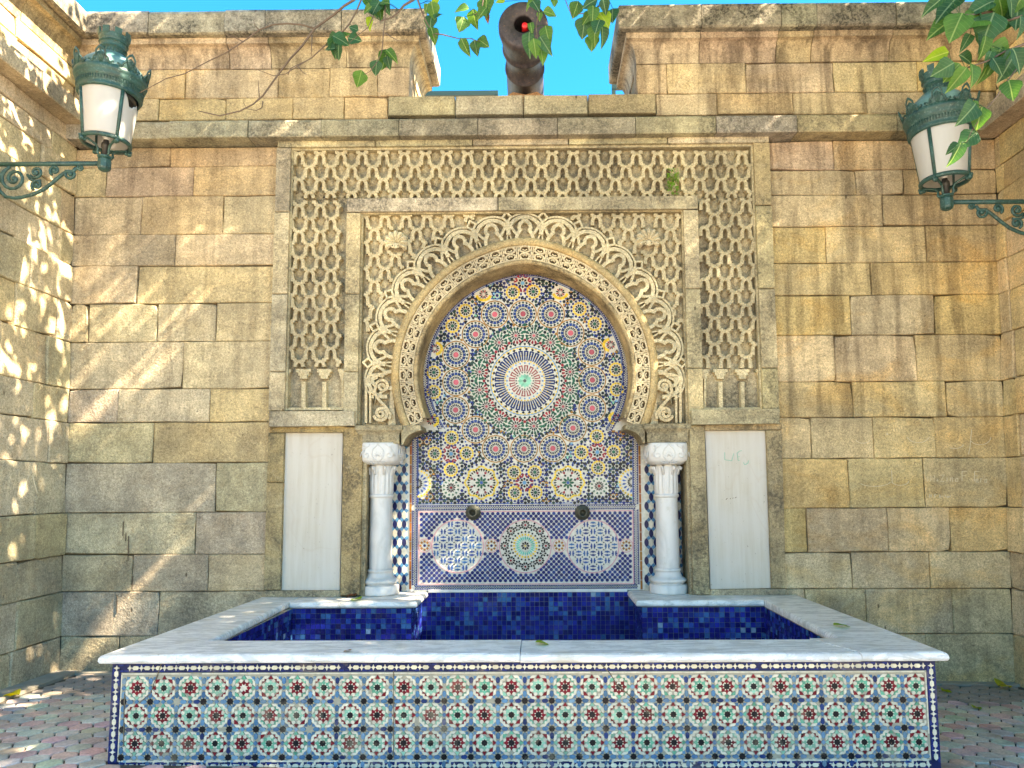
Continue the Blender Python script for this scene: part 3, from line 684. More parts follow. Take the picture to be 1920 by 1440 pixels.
# scroll brackets beside the foot of the arch
def spiral(cx, cy, r0, r1, a0, turns, n=26): return [(cx + (r0 + (r1 - r0) * i / n) * math.cos(rad(a0 + 360 * turns * i / n)), cy + (r0 + (r1 - r0) * i / n) * math.sin(rad(a0 + 360 * turns * i / n))) for i in range(n + 1)]
for sg, cx in ((1, 713), (-1, 1249)):
    mb = MB(); mp = lambda q: [(cx + sg * (x - 713), y) for x, y in q]
    mb.strip(mp([(686, 793), (686, 714), (690, 706), (697, 703), (727, 700)]), 4.5, -.01, YS + .01)
    mb.strip(mp([(694, 793), (694, 719), (699, 711), (708, 708)]), 4.0, -.004, YS + .01)
    mb.strip(mp(spiral(717, 724, 1.5, 13, 40, -1.6)[::1] + [(702, 735), (709, 748), (722, 762), (732, 776), (730, 786)]), 5.2, -.02, YS + .01)
    mb.strip(mp(spiral(714, 775, 1.5, 14.5, 200, 1.9)), 5.6, -.024, YS + .01)
    for a in (-25, 0, 25, 48): mb.strip(mp([(701, 757), (701 + 15 * math.cos(rad(a + 180)) * .2 + 4, 757 - 14 + a * .15), (700 + a * .12, 742)]), 2.2, -.006, YS + .01)
    mb.ext(mp([(728, 797), (742, 797), (738, 745), (737, 712), (733, 712)]), .012, YS + .01)
    c = P(cx, 750, 0); mb.build('scroll_bracket', STONE, por, (c[0], 0, c[1]), color=(0.700, 0.600, 0.419, 1), lichen=.25, streak=.1, ochre=.3)

# lower storey: pilaster strips, marble slabs, sills
SL = dict(lichen=.8, streak=.35, ochre=.45)
def seg(f, ya, yb): return [(f[0](yb), yb), (f[1](yb), yb), (f[1](ya), ya), (f[0](ya), ya)]
line = lambda x0, y0, x1, y1: (lambda y: x0 + (x1 - x0) * (y - y0) / (y1 - y0))
pil = [((line(503, 805, 494, 1110), line(533, 805, 525, 1110)), (811, 905, 1107)), ((line(644, 805, 638, 1110), line(680, 805, 674, 1115)), (800, 1117)),
       ((line(1293, 805, 1300, 1115), line(1321, 805, 1331, 1110)), (797, 1116)), ((line(1437, 805, 1448, 1110), line(1466, 805, 1474, 1110)), (806, 1104))]
for fns, yy in pil:
    for a, b in zip(yy[:-1], yy[1:]): slab('pilaster', seg(fns, a + .5, b - .5), -.035, .06, col=(0.537, 0.438, 0.275), **SL)
mb = MB()
for x0, x1, x2, x3 in ((676, 669, 686, 679),): pass
for a, b in (((680, 674), (688, 683)), ((1286, 1292), (1293, 1300))):
    q0 = P((a[0]), 805, -.02)[0]; q1 = P(b[0], 805, -.02)[0]; mb.box(min(q0, q1), max(q0, q1), -.005, YM + .02, P(700, 1117, 0)[1] - .02, P(700, 800, 0)[1])
mb.build('niche_jamb', STONE, por, (P(700, 950, 0)[0], 0, P(700, 950, 0)[1]), color=(0.525, 0.438, 0.288, 1), lichen=.6, streak=.6, ochre=.4)
slab('lintel', [(506, 811), (645, 810), (645, 799), (506, 800)], -.045, .06, col=(0.550, 0.450, 0.275), **SL)
slab('lintel', [(1322, 807), (1466, 805), (1466, 794), (1322, 796)], -.045, .06, col=(0.575, 0.463, 0.263), **SL)
slab('marble_slab', [(527, 1107), (637, 1107), (643, 811), (535, 811)], .004, .06, mat=PMARBLE, ch=.003)
slab('marble_slab', [(1332, 1105), (1446, 1103), (1436, 807), (1322, 807)], .004, .06, mat=PMARBLE, ch=.003, label='marble slab with green scribble')
slab('sill_strip', [(494, 1119.5), (638, 1119.5), (638, 1107.5), (494, 1107.5)], -.03, .06, col=(0.650, 0.562, 0.425), **SL)
slab('sill_strip', [(1332, 1117), (1474, 1115), (1474, 1104.5), (1332, 1105.5)], -.03, .06, col=(0.600, 0.512, 0.362), **SL)
# imposts over the columns with a corbel towards the arch
def impost(sg, cx):
    z = lambda y: P(984, y, 0)[1]; x = lambda px: P(cx + sg * (px - 713), 815, 0)[0]
    mb = MB(); zt, z1, z2, zb = z(797), z(805), z(812), z(831)
    X0, X1 = sorted((x(668), x(756))); g = .028
    pr_ = [(0, zt), (0, z1), (.006, z1 - .008), (.018, z2 + .01), (g, z2 - .012), (g, zb)]
    loops = [[(X0 + o, -.06 + o, zz), (X1 - o, -.06 + o, zz), (X1 - o, .27, zz), (X0 + o, .27, zz)] for o, zz in pr_]
    mb.add([p for l in loops for p in l], [(i * 4 + j, i * 4 + (j + 1) % 4, (i + 1) * 4 + (j + 1) % 4, (i + 1) * 4 + j) for i in range(len(loops) - 1) for j in range(4)] + [(0, 1, 2, 3), tuple(range(len(loops) * 4 - 4, len(loops) * 4))])
    q = [(x(754), zt), (x(789), zt), (x(791), z(806)), (x(785), z(807)), (x(772), z(812)), (x(763), z(820)), (x(757), z(833)), (x(754), z(833))]
    mb.extw(q, -.035, .27)
    mb.build('impost', STONE, por, (x(712), -.06, zb), color=(0.500, 0.438, 0.300, 1), lichen=.75, streak=.3, ochre=.2)
impost(1, 713); impost(-1, 1249)

# ------------------------------------------------------------------ tile mosaics
K_BLACK, K_NAVY, K_BLUE, K_GREEN, K_MINT = (.012, .014, .018), (.010, .022, .14), (.022, .085, .30), (.012, .11, .065), (.20, .52, .38)
K_RED, K_PINK, K_YEL, K_BRN, K_WHITE, K_SKY = (.30, .022, .035), (.50, .10, .13), (.74, .50, .05), (.36, .17, .03), (.62, .60, .53), (.17, .38, .58)
K_DG, K_GREY = (.02, .055, .045), (.12, .16, .15)
class Tiles:
    """collects flat tiles in photo pixels on one plane; the ones to be kept apart become objects"""
    def __init__(s, Y, th=.004): s.Y = Y; s.th = th; s.mb = MB(); s.single = []; s.taken = []; s.grow = 1.24
    def put(s, px, col, name=None, v=.25):
        k = 1 + R.uniform(-v, v); col = tuple(min(1, c * k) for c in col)
        mx_, my_ = sum(a for a, _ in px) / len(px), sum(b for _, b in px) / len(px)
        if not name and max(math.hypot(a - mx_, b - my_) for a, b in px) < 5.5: px = [(mx_ + (a - mx_) * s.grow, my_ + (b - my_) * s.grow) for a, b in px]
        if name: s.single.append((name, px, col))
        else: s.mb.ext(px, s.Y - s.th + R.uniform(-.0005, .0005), s.Y + .001, col)
    def poly(s, cx, cy, pts, ang, col, name=None, v=.25):
        c, d = math.cos(rad(ang)), math.sin(rad(ang)); s.put([(cx + x * c - y * d, cy + x * d + y * c) for x, y in pts], col, name, v)
    def disc(s, cx, cy, r, col, n=8, name=None, v=.25): s.put([(cx + r * math.cos(2 * PI * (i + .5) / n), cy + r * math.sin(2 * PI * (i + .5) / n)) for i in range(n)], col, name, v)
    def radial(s, cx, cy, n, r0, r1, w, col, off=0, shape='kite', col2=None, keep=None, v=.25):
        for i in range(n):
            a = 360 * i / n + off
            if keep and not keep(a): continue
            L = r1 - r0; c = col2 if (col2 and i % 2) else col; h = w / 2
            pts = {'kite': [(r0, 0), (r0 + L * .62, h), (r1, 0), (r0 + L * .62, -h)], 'quad': [(r0, -h * .8), (r0, h * .8), (r1, h), (r1, -h)],
                   'oval': [(r0, 0), (r0 + L * .28, h * .9), (r0 + L * .72, h * .9), (r1, 0), (r0 + L * .72, -h * .9), (r0 + L * .28, -h * .9)],
                   'arrow': [(r0, -h * .3), (r0, h * .3), (r1 - L * .2, h), (r1, h * .4), (r1 - L * .3, 0), (r1, -h * .4), (r1 - L * .2, -h)],
                   'bar': [(r0, -h), (r0, h), (r1, h), (r1, -h)]}[shape]
            s.poly(cx, cy, pts, a, c, None, v)
    def take(s, cx, cy, r): s.taken.append((cx, cy, r))
    def free(s, x, y, m=0): return all((x - a) ** 2 + (y - b) ** 2 > (r + m) ** 2 for a, b, r in s.taken)

mos = thing('mosaic_wall', 'mosaic tile panel of rosettes under the horseshoe arch with a blue dotted panel below', 'tile mosaic', (P(984, 1100, YM)[0], YM, P(984, 1108, YM)[1]))
mb = MB()
mb.ext([(686, 1109), (1290, 1106), (1290, 790), (686, 790)], YM, YM + .05, K_WHITE)
cp = [(AX + 1.5 + 206 * math.cos(rad(a)), 712 - 206 * math.sin(rad(a))) for a in range(-30, 211, 4)]
mb.ext(cp, YM + .0004, YM + .05, K_WHITE)
mb.build('tile_bed', GLAZE, mos, (P(984, 700, YM)[0], YM, P(984, 900, YM)[1]))
T = Tiles(YM); MX, MY = 984, 714
# great medallion
T.disc(MX, MY, 2.6, K_GREY, 8); T.radial(MX, MY, 12, 3.6, 12.6, 5.2, K_MINT, shape='kite'); T.radial(MX, MY, 20, 14.6, 17.6, 2.3, K_BLACK, shape='kite')
T.radial(MX, MY, 32, 19.5, 28.5, 1.6, (.30, .05, .06), shape='bar'); T.radial(MX, MY, 32, 27.6, 29.0, 4.2, (.34, .07, .07), off=5.6, shape='bar', keep=lambda a: int(a / 11.25) % 2 == 0)
T.radial(MX, MY, 24, 31.5, 35, 3.2, (.12, .30, .55), shape='kite'); T.radial(MX, MY, 40, 36, 38, 2.6, K_YEL, shape='quad')
T.radial(MX, MY, 64, 39.5, 46, 2.1, (.015, .035, .13), shape='bar'); T.radial(MX, MY, 64, 47.5, 55.5, 2.5, (.012, .03, .11), shape='bar'); T.radial(MX, MY, 32, 46.2, 47.6, 1.7, K_YEL, shape='quad', off=2.8); T.radial(MX, MY, 32, 54.5, 56.5, 4.3, K_NAVY, off=2.8, shape='quad')
T.radial(MX, MY, 32, 57.2, 61.4, 5.0, K_BLACK, off=2.8, shape='kite'); T.radial(MX, MY, 56, 61.4, 63.2, 3.2, K_YEL, shape='bar'); T.radial(MX, MY, 64, 63.8, 65.2, 5.6, (.13, .30, .48), shape='bar')
T.radial(MX, MY, 48, 66.8, 71, 4.6, K_BLACK, shape='kite', col2=K_DG); T.take(MX, MY, 101)
for i in range(16):
    a = 22.5 * i + 11.25; x, y = MX + 86.5 * math.cos(rad(a)), MY - 86.5 * math.sin(rad(a))
    T.disc(x, y, 2.3, K_PINK, 6); T.radial(x, y, 11, 3.6, 9.2, 2.6, K_BLACK, off=-a)
    for m_ in range(14):
        q_ = 360 * m_ / 14 - a; cc = K_GREEN if math.cos(rad(q_ + a)) > -.78 else K_RED
        T.poly(x, y, [(10.2, -.8), (10.2, .8), (14.2, 2.0), (15.6, .0), (14.2, -2.0)], q_, cc)
    for rr, d_, cc in ((72, 5.6, K_BLACK), (74, 3.0, K_BLACK), (81, 2.6, K_DG), (92, 2.6, K_DG), (99, 3.4, K_GREEN), (99.5, 8.2, K_BLACK)):
        for d in (-d_, d_): T.poly(MX + rr * math.cos(rad(22.5 * i + d)), MY - rr * math.sin(rad(22.5 * i + d)), [(-2.6, 0), (0, 1.5), (2.6, 0), (0, -1.5)], -22.5 * i - d + 40, cc)
    b = 22.5 * i; x, y = MX + 76.5 * math.cos(rad(b)), MY - 76.5 * math.sin(rad(b)); T.disc(x, y, 2.3, K_RED, 8)
    for rr, cc in ((92, K_GREEN), (98.5, K_BLACK), (105, K_GREEN)): T.disc(MX + rr * math.cos(rad(b)), MY - rr * math.sin(rad(b)), 2.5, cc, 6)
    for d in (-5, 5): x, y = MX + 104.5 * math.cos(rad(b + d)), MY - 104.5 * math.sin(rad(b + d)); T.poly(x, y, [(-4, 0), (-1, 1.8), (1, 1.8), (4, 0), (1, -1.8), (-1, -1.8)], -b + 30 * d / 5, K_DG)
    x, y = MX + 106 * math.cos(rad(a)), MY - 106 * math.sin(rad(a)); T.disc(x, y, 2.1, K_MINT if i % 2 else K_BRN, 6)
# sixteen blue rosettes
for u, v in ((863, 328), (1022, 325), (1180, 327), (1290, 433), (1408, 540), (1412, 697), (1412, 856), (1303, 968), (1190, 1082), (1028, 1084), (868, 1085), (755, 977), (643, 866), (645, 710), (645, 555), (755, 440)):
    x, y = 640 + u / 3, 480 + v / 3
    T.disc(x, y, 5.2, K_PINK, 12, name='disc_tile'); T.radial(x, y, 18, 6.6, 11.4, 2.3, K_BLACK); T.radial(x, y, 24, 12.3, 13.1, 2.2, (.5, .42, .15), shape='quad')
    T.radial(x, y, 16, 13.4, 17.8, 4.7, (.015, .055, .22), shape='quad', col2=(.012, .04, .15)); T.radial(x, y, 20, 19.2, 23.0, 4.2, K_BLACK, col2=K_DG)
    T.radial(x, y, 16, 24.0, 25.6, 7.6, K_BRN, off=11.2, shape='bar'); T.take(x, y, 26.5)
def yellow(x, y, R_=14, keep=None):
    T.disc(x, y, 2.6, K_GREEN, 8); T.radial(x, y, 10, 3.6, 9.0, 3.0, K_BLACK); T.radial(x, y, 14, 10.1, 12.8, 3.9, K_YEL, shape='quad', keep=keep); T.radial(x, y, 14, 13.4, 17.4, 4.8, K_NAVY, off=12.8, keep=keep); T.take(x, y, 17.5)
def crimson(x, y):
    T.disc(x, y, 3, (.10, .30, .5), 8); T.radial(x, y, 8, 4.2, 9.2, 4.2, K_BLACK); T.radial(x, y, 8, 10, 13.6, 4.4, K_RED, off=22.5); T.radial(x, y, 16, 12.4, 17, 4.0, K_RED, off=11.2, shape='arrow'); T.take(x, y, 17)
def smallred(x, y):
    T.disc(x, y, 2.2, K_RED, 8); T.radial(x, y, 12, 3.3, 9, 2.4, K_BLACK); T.radial(x, y, 12, 12, 15.5, 3.4, K_GREEN, off=15, shape='arrow'); T.take(x, y, 17)
def great(x, y):
    T.disc(x, y, 2.4, K_BLUE, 8); T.radial(x, y, 8, 3.4, 11, 3.8, K_GREEN, shape='oval'); T.radial(x, y, 8, 12, 16, 4.2, K_BLACK, off=22.5); T.radial(x, y, 8, 17.4, 21.6, 4.4, K_RED, off=22.5, shape='arrow')
    T.radial(x, y, 32, 21.5, 26.6, 3.0, K_BLACK)
    for i in range(44):
        a = 360 * i / 44; r = 28.8 + 2.3 * math.cos(rad(8 * a)); T.poly(x + r * math.cos(rad(a)), y + r * math.sin(rad(a)), [(-1.4, -1.6), (1.4, -1.6), (1.4, 1.6), (-1.4, 1.6)], a, K_YEL)
    T.radial(x, y, 24, 32, 36.5, 4.6, K_NAVY); T.take(x, y, 36.5)
g = lambda u, v: (640 + u / 3, 480 + v / 3)
for q in ((788, 1275), (1275, 1275)): great(*g(*q))
for q in ((1020, 152), (617, 1113), (1440, 1103), (1030, 1275)): crimson(*g(*q))
for q in ((965, 204), (1080, 200), (698, 308), (625, 393), (520, 655), (520, 765), (1340, 298), (1425, 382), (1545, 638), (1550, 750), (620, 1022), (525, 1112), (705, 1110), (616, 1202), (1437, 1014), (1350, 1104), (1532, 1102), (1445, 1190), (972, 1218), (1088, 1216), (976, 1332), (1092, 1330)): yellow(*g(*q))
for q in ((617, 1303), (1450, 1294)): smallred(*g(*q))
for (x, y), k in ((g(425, 1280), lambda a: math.cos(rad(a)) > -.1), (g(1640, 1272), lambda a: math.cos(rad(a)) < .1)):
    T.disc(x, y, 3, K_BLACK, 8) if 0 else None; T.radial(x, y, 16, 5, 10.5, 2.6, K_BLACK, keep=k); T.radial(x, y, 16, 13, 20, 3.2, K_BLUE, off=11, keep=k); T.radial(x, y, 26, 23, 25.8, 3.2, K_YEL, shape='quad', keep=k); T.take(x, y, 27)
for (cx, cy), a0, a1 in ((g(800, 215), 20, 160), (g(1232, 205), 20, 160), (g(505, 925), -60, 60), (g(1548, 912), 120, 240), (g(525, 520), -70, 70), (g(1515, 500), 110, 250)):
    for i in range(14):
        a = a0 + (a1 - a0) * i / 13; T.poly(cx + 13 * math.cos(rad(a)), cy + 11 * math.sin(rad(a)), [(-2, -1.6), (2, -1.6), (2, 1.6), (-2, 1.6)], a, K_YEL)
    T.radial(cx, cy, 11, 3, 8.5, 2.4, K_BLACK, col2=K_RED); T.take(cx, cy, 14)
# smaller pieces that fill the ground between the rosettes
def inside(x, y, m=0):
    if y > 944 - m: return False
    if y > 818 + m and 784 + m < x < 1187 - m: return True
    if 808 < y < 834 and (790 < x < 832 or 1140 < x < 1182): return True
    return math.hypot(x - 985, y - 701) < 181 - m and y < 830
T.grow = 1.0
HX = 13.2
for r in range(-22, 22):
    for c_ in range(-20, 21):
        x = 985 + (c_ + .5 * (r % 2)) * HX; y = 714 + r * HX * .866; j1 = mnoise.noise((x * .02, y * .02, 7)) * 50
        if inside(x, y) and T.free(x, y, 1.2):
            T.disc(x, y, 3.0, R.choice([K_BLACK, K_BLACK, K_NAVY, K_DG, K_DG]), 8)
        q = mnoise.noise((x * .05, y * .05, 3)); 
        for k_ in range(6):
            a = 60 * k_ + 30; u, v = x + 6.2 * math.cos(rad(a)), y + 6.2 * math.sin(rad(a))
            if inside(u, v, 1) and T.free(u, v, 1.8):
                k = R.choice([K_BLACK, K_BLACK, K_DG, K_NAVY])
                if q > .34: k = K_BRN
                elif q < -.44: k = R.choice([K_SKY, K_MINT])
                T.poly(u, v, [(-2.9, 0), (-1, 1.95), (1.5, 1.95), (3.5, 0), (1.5, -1.95), (-1, -1.95)], a, k)
            a = 60 * k_; u, v = x + HX / 2 * math.cos(rad(a)), y + HX / 2 * math.sin(rad(a))
            if k_ < 3 and inside(u, v, 1) and T.free(u, v, 1.2): T.poly(u, v, [(-2.2, 0), (0, 1.9), (2.2, 0), (0, -1.9)], a, R.choice([K_NAVY, K_BLUE, K_BLACK]))
T.grow = 1.24
# bead border following arch and sides
def border(path, wd=9.5, step=4.4, closed=False):
    acc = 0; seg_ = list(zip(path[:-1], path[1:])); tot = 0
    for (x0, y0), (x1, y1) in seg_:
        l = math.hypot(x1 - x0, y1 - y0); tx, ty = (x1 - x0) / l, (y1 - y0) / l; nx, ny = -ty, tx; a = math.degrees(math.atan2(ty, tx))
        d = step / 2 - acc
        while d < l:
            x, y = x0 + tx * d, y0 + ty * d; h = wd / 2
            T.poly(x, y, [(-step * .46, -h), (step * .46, -h), (0, -h * .22)], a, K_NAVY); T.poly(x, y, [(-step * .46, h), (step * .46, h), (0, h * .22)], a, K_NAVY)
            T.poly(x + tx * step / 2, y + ty * step / 2, [(-.75, -.75), (.75, -.75), (.75, .75), (-.75, .75)], a + 45, K_BLACK); d += step
        acc = (l - (d - step)) - step / 2
ap = [(985 + 188.5 * math.cos(rad(a)), 702 - 187.5 * math.sin(rad(a)) - 3 * math.exp(-((a - 90) / 14) ** 2)) for a in range(-35, 216, 4)]
border([(778, 947), (778, 818), (812, 814)]); border(ap); border([(1158, 812), (1191, 816), (1192, 945)]); border([(778, 952.5), (1192, 950)], 9)
border([(778, 957), (777, 1099)]); border([(1192, 955), (1194, 1097)]); border([(777, 1102), (1194, 1099.5)], 7)
for pth in ([(784, 943.5), (784, 823)], [(1186.5, 941), (1186.5, 821)]): T.mb.strip(pth, 1.6, YM - .004, YM, col=K_BLUE)
T.mb.strip([(985 + 182 * math.cos(rad(a)), 702.5 - 181 * math.sin(rad(a)) - 3 * math.exp(-((a - 90) / 14) ** 2)) for a in range(-34, 215, 4)], 1.5, YM - .004, YM, col=K_BLUE)
T.mb.strip([(784, 945), (1187, 942.5)], 1.5, YM - .004, YM, col=K_BLUE)
T.grow = 1.04
# dotted panel with three discs and four small ones
PK = (.62, .33, .35)
T.mb.strip([(785.5, 960), (1186.5, 957.5), (1188, 1094), (785, 1096)], 1.9, YM - .005, YM, closed=True, col=PK)
T.taken = []
for x in (858, 985, 1112): T.mb.strip([(x + 48.5 * math.cos(2 * PI * i / 48), 1024.5 + 49.5 * math.sin(2 * PI * i / 48)) for i in range(48)], 1.9, YM - .005, YM, closed=True, col=PK); T.take(x, 1024.5, 51.5)
for x in (796, 921.5, 1048.5, 1174.5):
    T.mb.strip([(x + 12 * math.cos(2 * PI * i / 24), 1023 + 12.4 * math.sin(2 * PI * i / 24)) for i in range(24)], 1.5, YM - .005, YM, closed=True, col=PK); T.take(x, 1023, 14.5)
    T.disc(x, 1023, 2.6, K_NAVY); T.radial(x, 1023, 8, 5.6, 9.6, 3.8, (.30, .13, .03), shape='bar')
dx_ = 9.55
for j in range(26):
    for i in range(43):
        x = 790.2 + i * dx_ + (dx_ / 2 if j % 2 else 0); y = 964 + j * 5.02 - (x - 785) * .0055
        if x < 1184 and y < 1092 and T.free(x, y): T.disc(x, y, 3.25, R.choice([K_NAVY, K_NAVY, K_NAVY, (.015, .05, .20)]), 8)
for cx in (858, 1112):
    for j in range(-4, 5):
        for i in range(-4, 5):
            x, y = cx + i * 13.4, 1024 + j * 13.6
            k = R.choice([(.012, .07, .25), (.012, .045, .19), (.02, .11, .28)])
            if math.hypot(x - cx, y - 1024) < 43:
                a = 0 if (i + j) % 2 else 90
                for o in (-2.9, 2.9): T.poly(x + (o if a else 0), y + (0 if a else o), [(-5.9, -1.1), (5.9, -1.1), (3.6, 1.5), (-3.6, 1.5)] if o > 0 else [(-3.6, -1.5), (3.6, -1.5), (5.9, 1.1), (-5.9, 1.1)], a, k)
                T.poly(x, y, [(-1.1, -5.2), (1.1, -5.2), (1.1, -1.2), (-1.1, -1.2)], a, k); T.poly(x, y, [(-1.1, 5.2), (1.1, 5.2), (1.1, 1.2), (-1.1, 1.2)], a, k)
            if math.hypot(x + 6.7 - cx, y + 6.8 - 1024) < 45: T.disc(x + 6.7, y + 6.8, 1.5, K_BLACK, 4)
cx, cy = 985, 1023.5
T.disc(cx, cy, 1.6, K_YEL); T.radial(cx, cy, 8, 2, 8.4, 4.2, K_BLACK); T.radial(cx, cy, 24, 9, 19, 3.2, (.06, .45, .36), shape='kite'); T.radial(cx, cy, 24, 19.5, 23, 3.6, K_YEL, shape='quad'); T.radial(cx, cy, 24, 24, 28.5, 4.2, K_BLACK)
for i in range(8):
    a = 45 * i + 0; x, y = cx + 38.5 * math.cos(rad(a)), cy + 39 * math.sin(rad(a)); T.disc(x, y, 2.2, K_RED); T.radial(x, y, 10, 3.2, 9, 4.0, K_BLACK)
    x, y = cx + 36 * math.cos(rad(a + 22.5)), cy + 36.5 * math.sin(rad(a + 22.5)); T.radial(x, y, 6, 1.5, 7, 4, K_BLACK); x, y = cx + 45 * math.cos(rad(a + 22.5)), cy + 45.5 * math.sin(rad(a + 22.5)); T.disc(x, y, 2, K_BLACK, 6)
T.radial(cx, cy, 16, 29.3, 31, 4, (.45, .62, .55), shape='bar')
# brown edging and the lozenge strips behind the columns
for x0, x1 in ((770.5, 769), (1198.5, 1203)):
    for i in range(16):
        ya, yb = 818 + i * 18, 835 + i * 18; q = lambda y: x0 + (x1 - x0) * (y - 818) / 288
        T.put([(q(ya) - 1.9, ya), (q(ya) + 1.9, ya), (q(yb) + 1.9, yb), (q(yb) - 1.9, yb)], R.choice([(.30, .08, .02), (.36, .15, .02), (.32, .11, .02)]))
for xa, xb in ((684, 766), (1208, 1290)):
    for i in range(10):
        for j in range(18):
            x, y = xa + 4 + i * 8.7, 812 + j * 17.1
            if x > xb or y > 1106: continue
            k = ((i + j) % 2); k = (.62, .58, .47) if k else (.010, .016, .085)
            T.put([(x - 3.6, y - 3.4), (x - 1.3, y - 7.6), (x + 1.3, y - 7.6), (x + 3.6, y - 3.4), (x + 4.1, y), (x + 3.6, y + 3.4), (x + 1.3, y + 7.6), (x - 1.3, y + 7.6), (x - 3.6, y + 3.4), (x - 4.1, y)], k, 'lozenge_tile')
            T.poly(x + 4.35, y + 8.55, [(-2.9, -2.9), (2.9, -2.9), (2.9, 2.9), (-2.9, 2.9)], 45, (.055, .19, .33))
o = T.mb.build('mosaic_tiles', GLAZE, mos, (P(984, 700, YM)[0], YM, P(984, 800, YM)[1]), kind='stuff')
def singles(T, parent, mat, limit=290):
    cnt = {}; cache = {}
    for name, px, col in T.single:
        if cnt.get(name, 0) >= limit: T.mb2 = getattr(T, 'mb2', MB()); T.mb2.ext(px, T.Y - T.th, T.Y + .001, col); continue
        cnt[name] = cnt.get(name, 0) + 1
        x = sum(a for a, _ in px) / len(px); y = sum(b for _, b in px) / len(px); c = P(x, y, T.Y)
        key = (name, len(px), round(math.atan2(px[0][1] - y, px[0][0] - x), 1), round(math.hypot(px[0][0] - x, px[0][1] - y), 1), tuple(round(v_ * 20) for v_ in col))
        if key not in cache:
            m = MB(); m.ext(px, T.Y - T.th, T.Y + .001, col, ch=.0012); cache[key] = m.mesh(name, mat, (c[0], T.Y, c[1]))
        link(name, cache[key], parent, (c[0], T.Y, c[1]))
singles(T, mos, GLAZE)
if hasattr(T, 'mb2'): T.mb2.build('lozenge_tiles', GLAZE, mos, (P(984, 900, YM)[0], YM, P(984, 900, YM)[1]), kind='stuff')

# ------------------------------------------------------------------ marble columns
ZR_ = .645                                                       # top of the marble rim
def column(px, label):
    cx, _ = P(px, 950, .13); t0 = thing('marble_column', label, 'column', (cx, .13, ZR_ + .004), 'pair of white marble columns')
    s = 6.33 / F; zb = ZR_ + .004; hz = lambda y: (1117 - y) * s * 1.0
    c0 = (cx, .13, zb); scale = (P(px, 831, .13)[1] - zb) / ((1117 - 831) * s); Z = lambda y: hz(y) * scale
    mb = MB(); mb.lathe([(0, 0), (.156, 0), (.158, .012), (.158, Z(1101)), (.150, Z(1100)), (.138, Z(1100))] + [(.118 + .034 * math.sin(PI * k / 8), Z(1099 - 13 * k / 8)) for k in range(9)] + [(.112, Z(1084)), (.104, Z(1079)), (.100, Z(1076)), (.107, Z(1075)), (.109, Z(1073)), (.107, Z(1071)), (.099, Z(1070))], 40, c=c0)
    mb.build('base', CMARBLE, t0, c0, smooth=True)
    mb = MB(); mb.lathe([(.0955, Z(1071)), (.0965, Z(1040)), (.0945, Z(985)), (.0915, Z(936))], 40, c=c0); mb.build('shaft', CMARBLE, t0, c0, smooth=True)
    mb = MB(); mb.lathe([(.09, Z(937)), (.102, Z(935)), (.104, Z(932.5)), (.102, Z(930)), (.094, Z(929))], 40, c=c0)
    mb.lathe([(.094, Z(929)), (.097, Z(926)), (.098, Z(905)), (.096, Z(884)), (.104, Z(877)), (.085, Z(872))], 96, c=c0, fl=lambda a, h: 1 + .045 * math.cos(16 * a) * (1 if Z(927) < h < Z(880) else 0))
    for i in range(8):
        a = 2 * PI * i / 8 + PI / 8; u = Vector((math.cos(a), math.sin(a), 0)); o = Vector(c0)
        mb.tube([o + u * .098 + Vector((0, 0, Z(892))), o + u * .108 + Vector((0, 0, Z(882))), o + u * .122 + Vector((0, 0, Z(876))), o + u * .132 + Vector((0, 0, Z(879))), o + u * .126 + Vector((0, 0, Z(884)))], [.012, .013, .013, .011, .007], 6)
    mb.build('necking', CMARBLE, t0, c0, smooth=True)
    mb = MB(); vs = []; n = 48; pr_ = [(.06, 873.5), (.13, 873), (.155, 870), (.168, 865), (.172, 858), (.172, 836), (.168, 832), (.1, 831.5)]
    for r, y in pr_:
        for i in range(n):
            a = 2 * PI * i / n; e = 5.5 if y < 868 else 3.2; d = (abs(math.cos(a)) ** e + abs(math.sin(a)) ** e) ** (-1 / e); vs.append((cx + r * d * math.cos(a), .13 + r * d * math.sin(a), zb + Z(y)))
    mb.add(vs, [(i * n + k, i * n + (k + 1) % n, (i + 1) * n + (k + 1) % n, (i + 1) * n + k) for i in range(len(pr_) - 1) for k in range(n)] + [tuple(range((len(pr_) - 1) * n, len(pr_) * n))])
    cap = mb.build('capital', CMARBLE, t0, c0, smooth=True)
    mb = MB()                                                    # carved palmette and scrolls, on the four faces
    for f in range(4):
        M_ = Matrix.Rotation(f * PI / 2, 4, 'Z'); zz = zb + (Z(873) + Z(831)) / 2
        def tb(pts, r): mb.tube([Vector((cx, .13, zz)) + (M_ @ Vector((a * s, -.1735 + (.0 if abs(b) < 14 else .004), b * s))) for a, b in pts], r, 5)
        for sg in (-1, 1):
            tb([(sg * a, b) for a, b in [(0, 17), (3, 13), (8, 8), (11, 1), (10, -6), (6, -12), (2, -15)]], .0045)
            tb([(sg * a, b) for a, b in [(14, 17), (17, 13), (22, 10), (29, 2), (32, -6)]], .0042)
            tb([(sg * (21 + (1 + k * .62) * math.cos(k * .62)), -3 + (1 + k * .62) * math.sin(k * .62)) for k in range(13)], .004)
            tb([(sg * (26 + (1 + k * .4) * math.cos(k * .7)), 12 + (1 + k * .4) * math.sin(k * .7)) for k in range(9)], .0035)
            for a in (15, 45, 75): tb([(sg * 2 * math.sin(rad(a)), -7 + 2 * math.cos(rad(a))), (sg * 8 * math.sin(rad(a)), -7 + 10 * math.cos(rad(a)))], .003)
            for k in (4, 9, 15): tb([(sg * k * .5, -19.5), (sg * k, -15)], .0035)
    mb.build('carving', CMARBLE, cap, (cx, .13, zb + Z(850)), smooth=True)
    return t0
column(715, 'white marble column with carved capital at the left of the mosaic'); column(1250, 'white marble column with carved capital at the right of the mosaic')

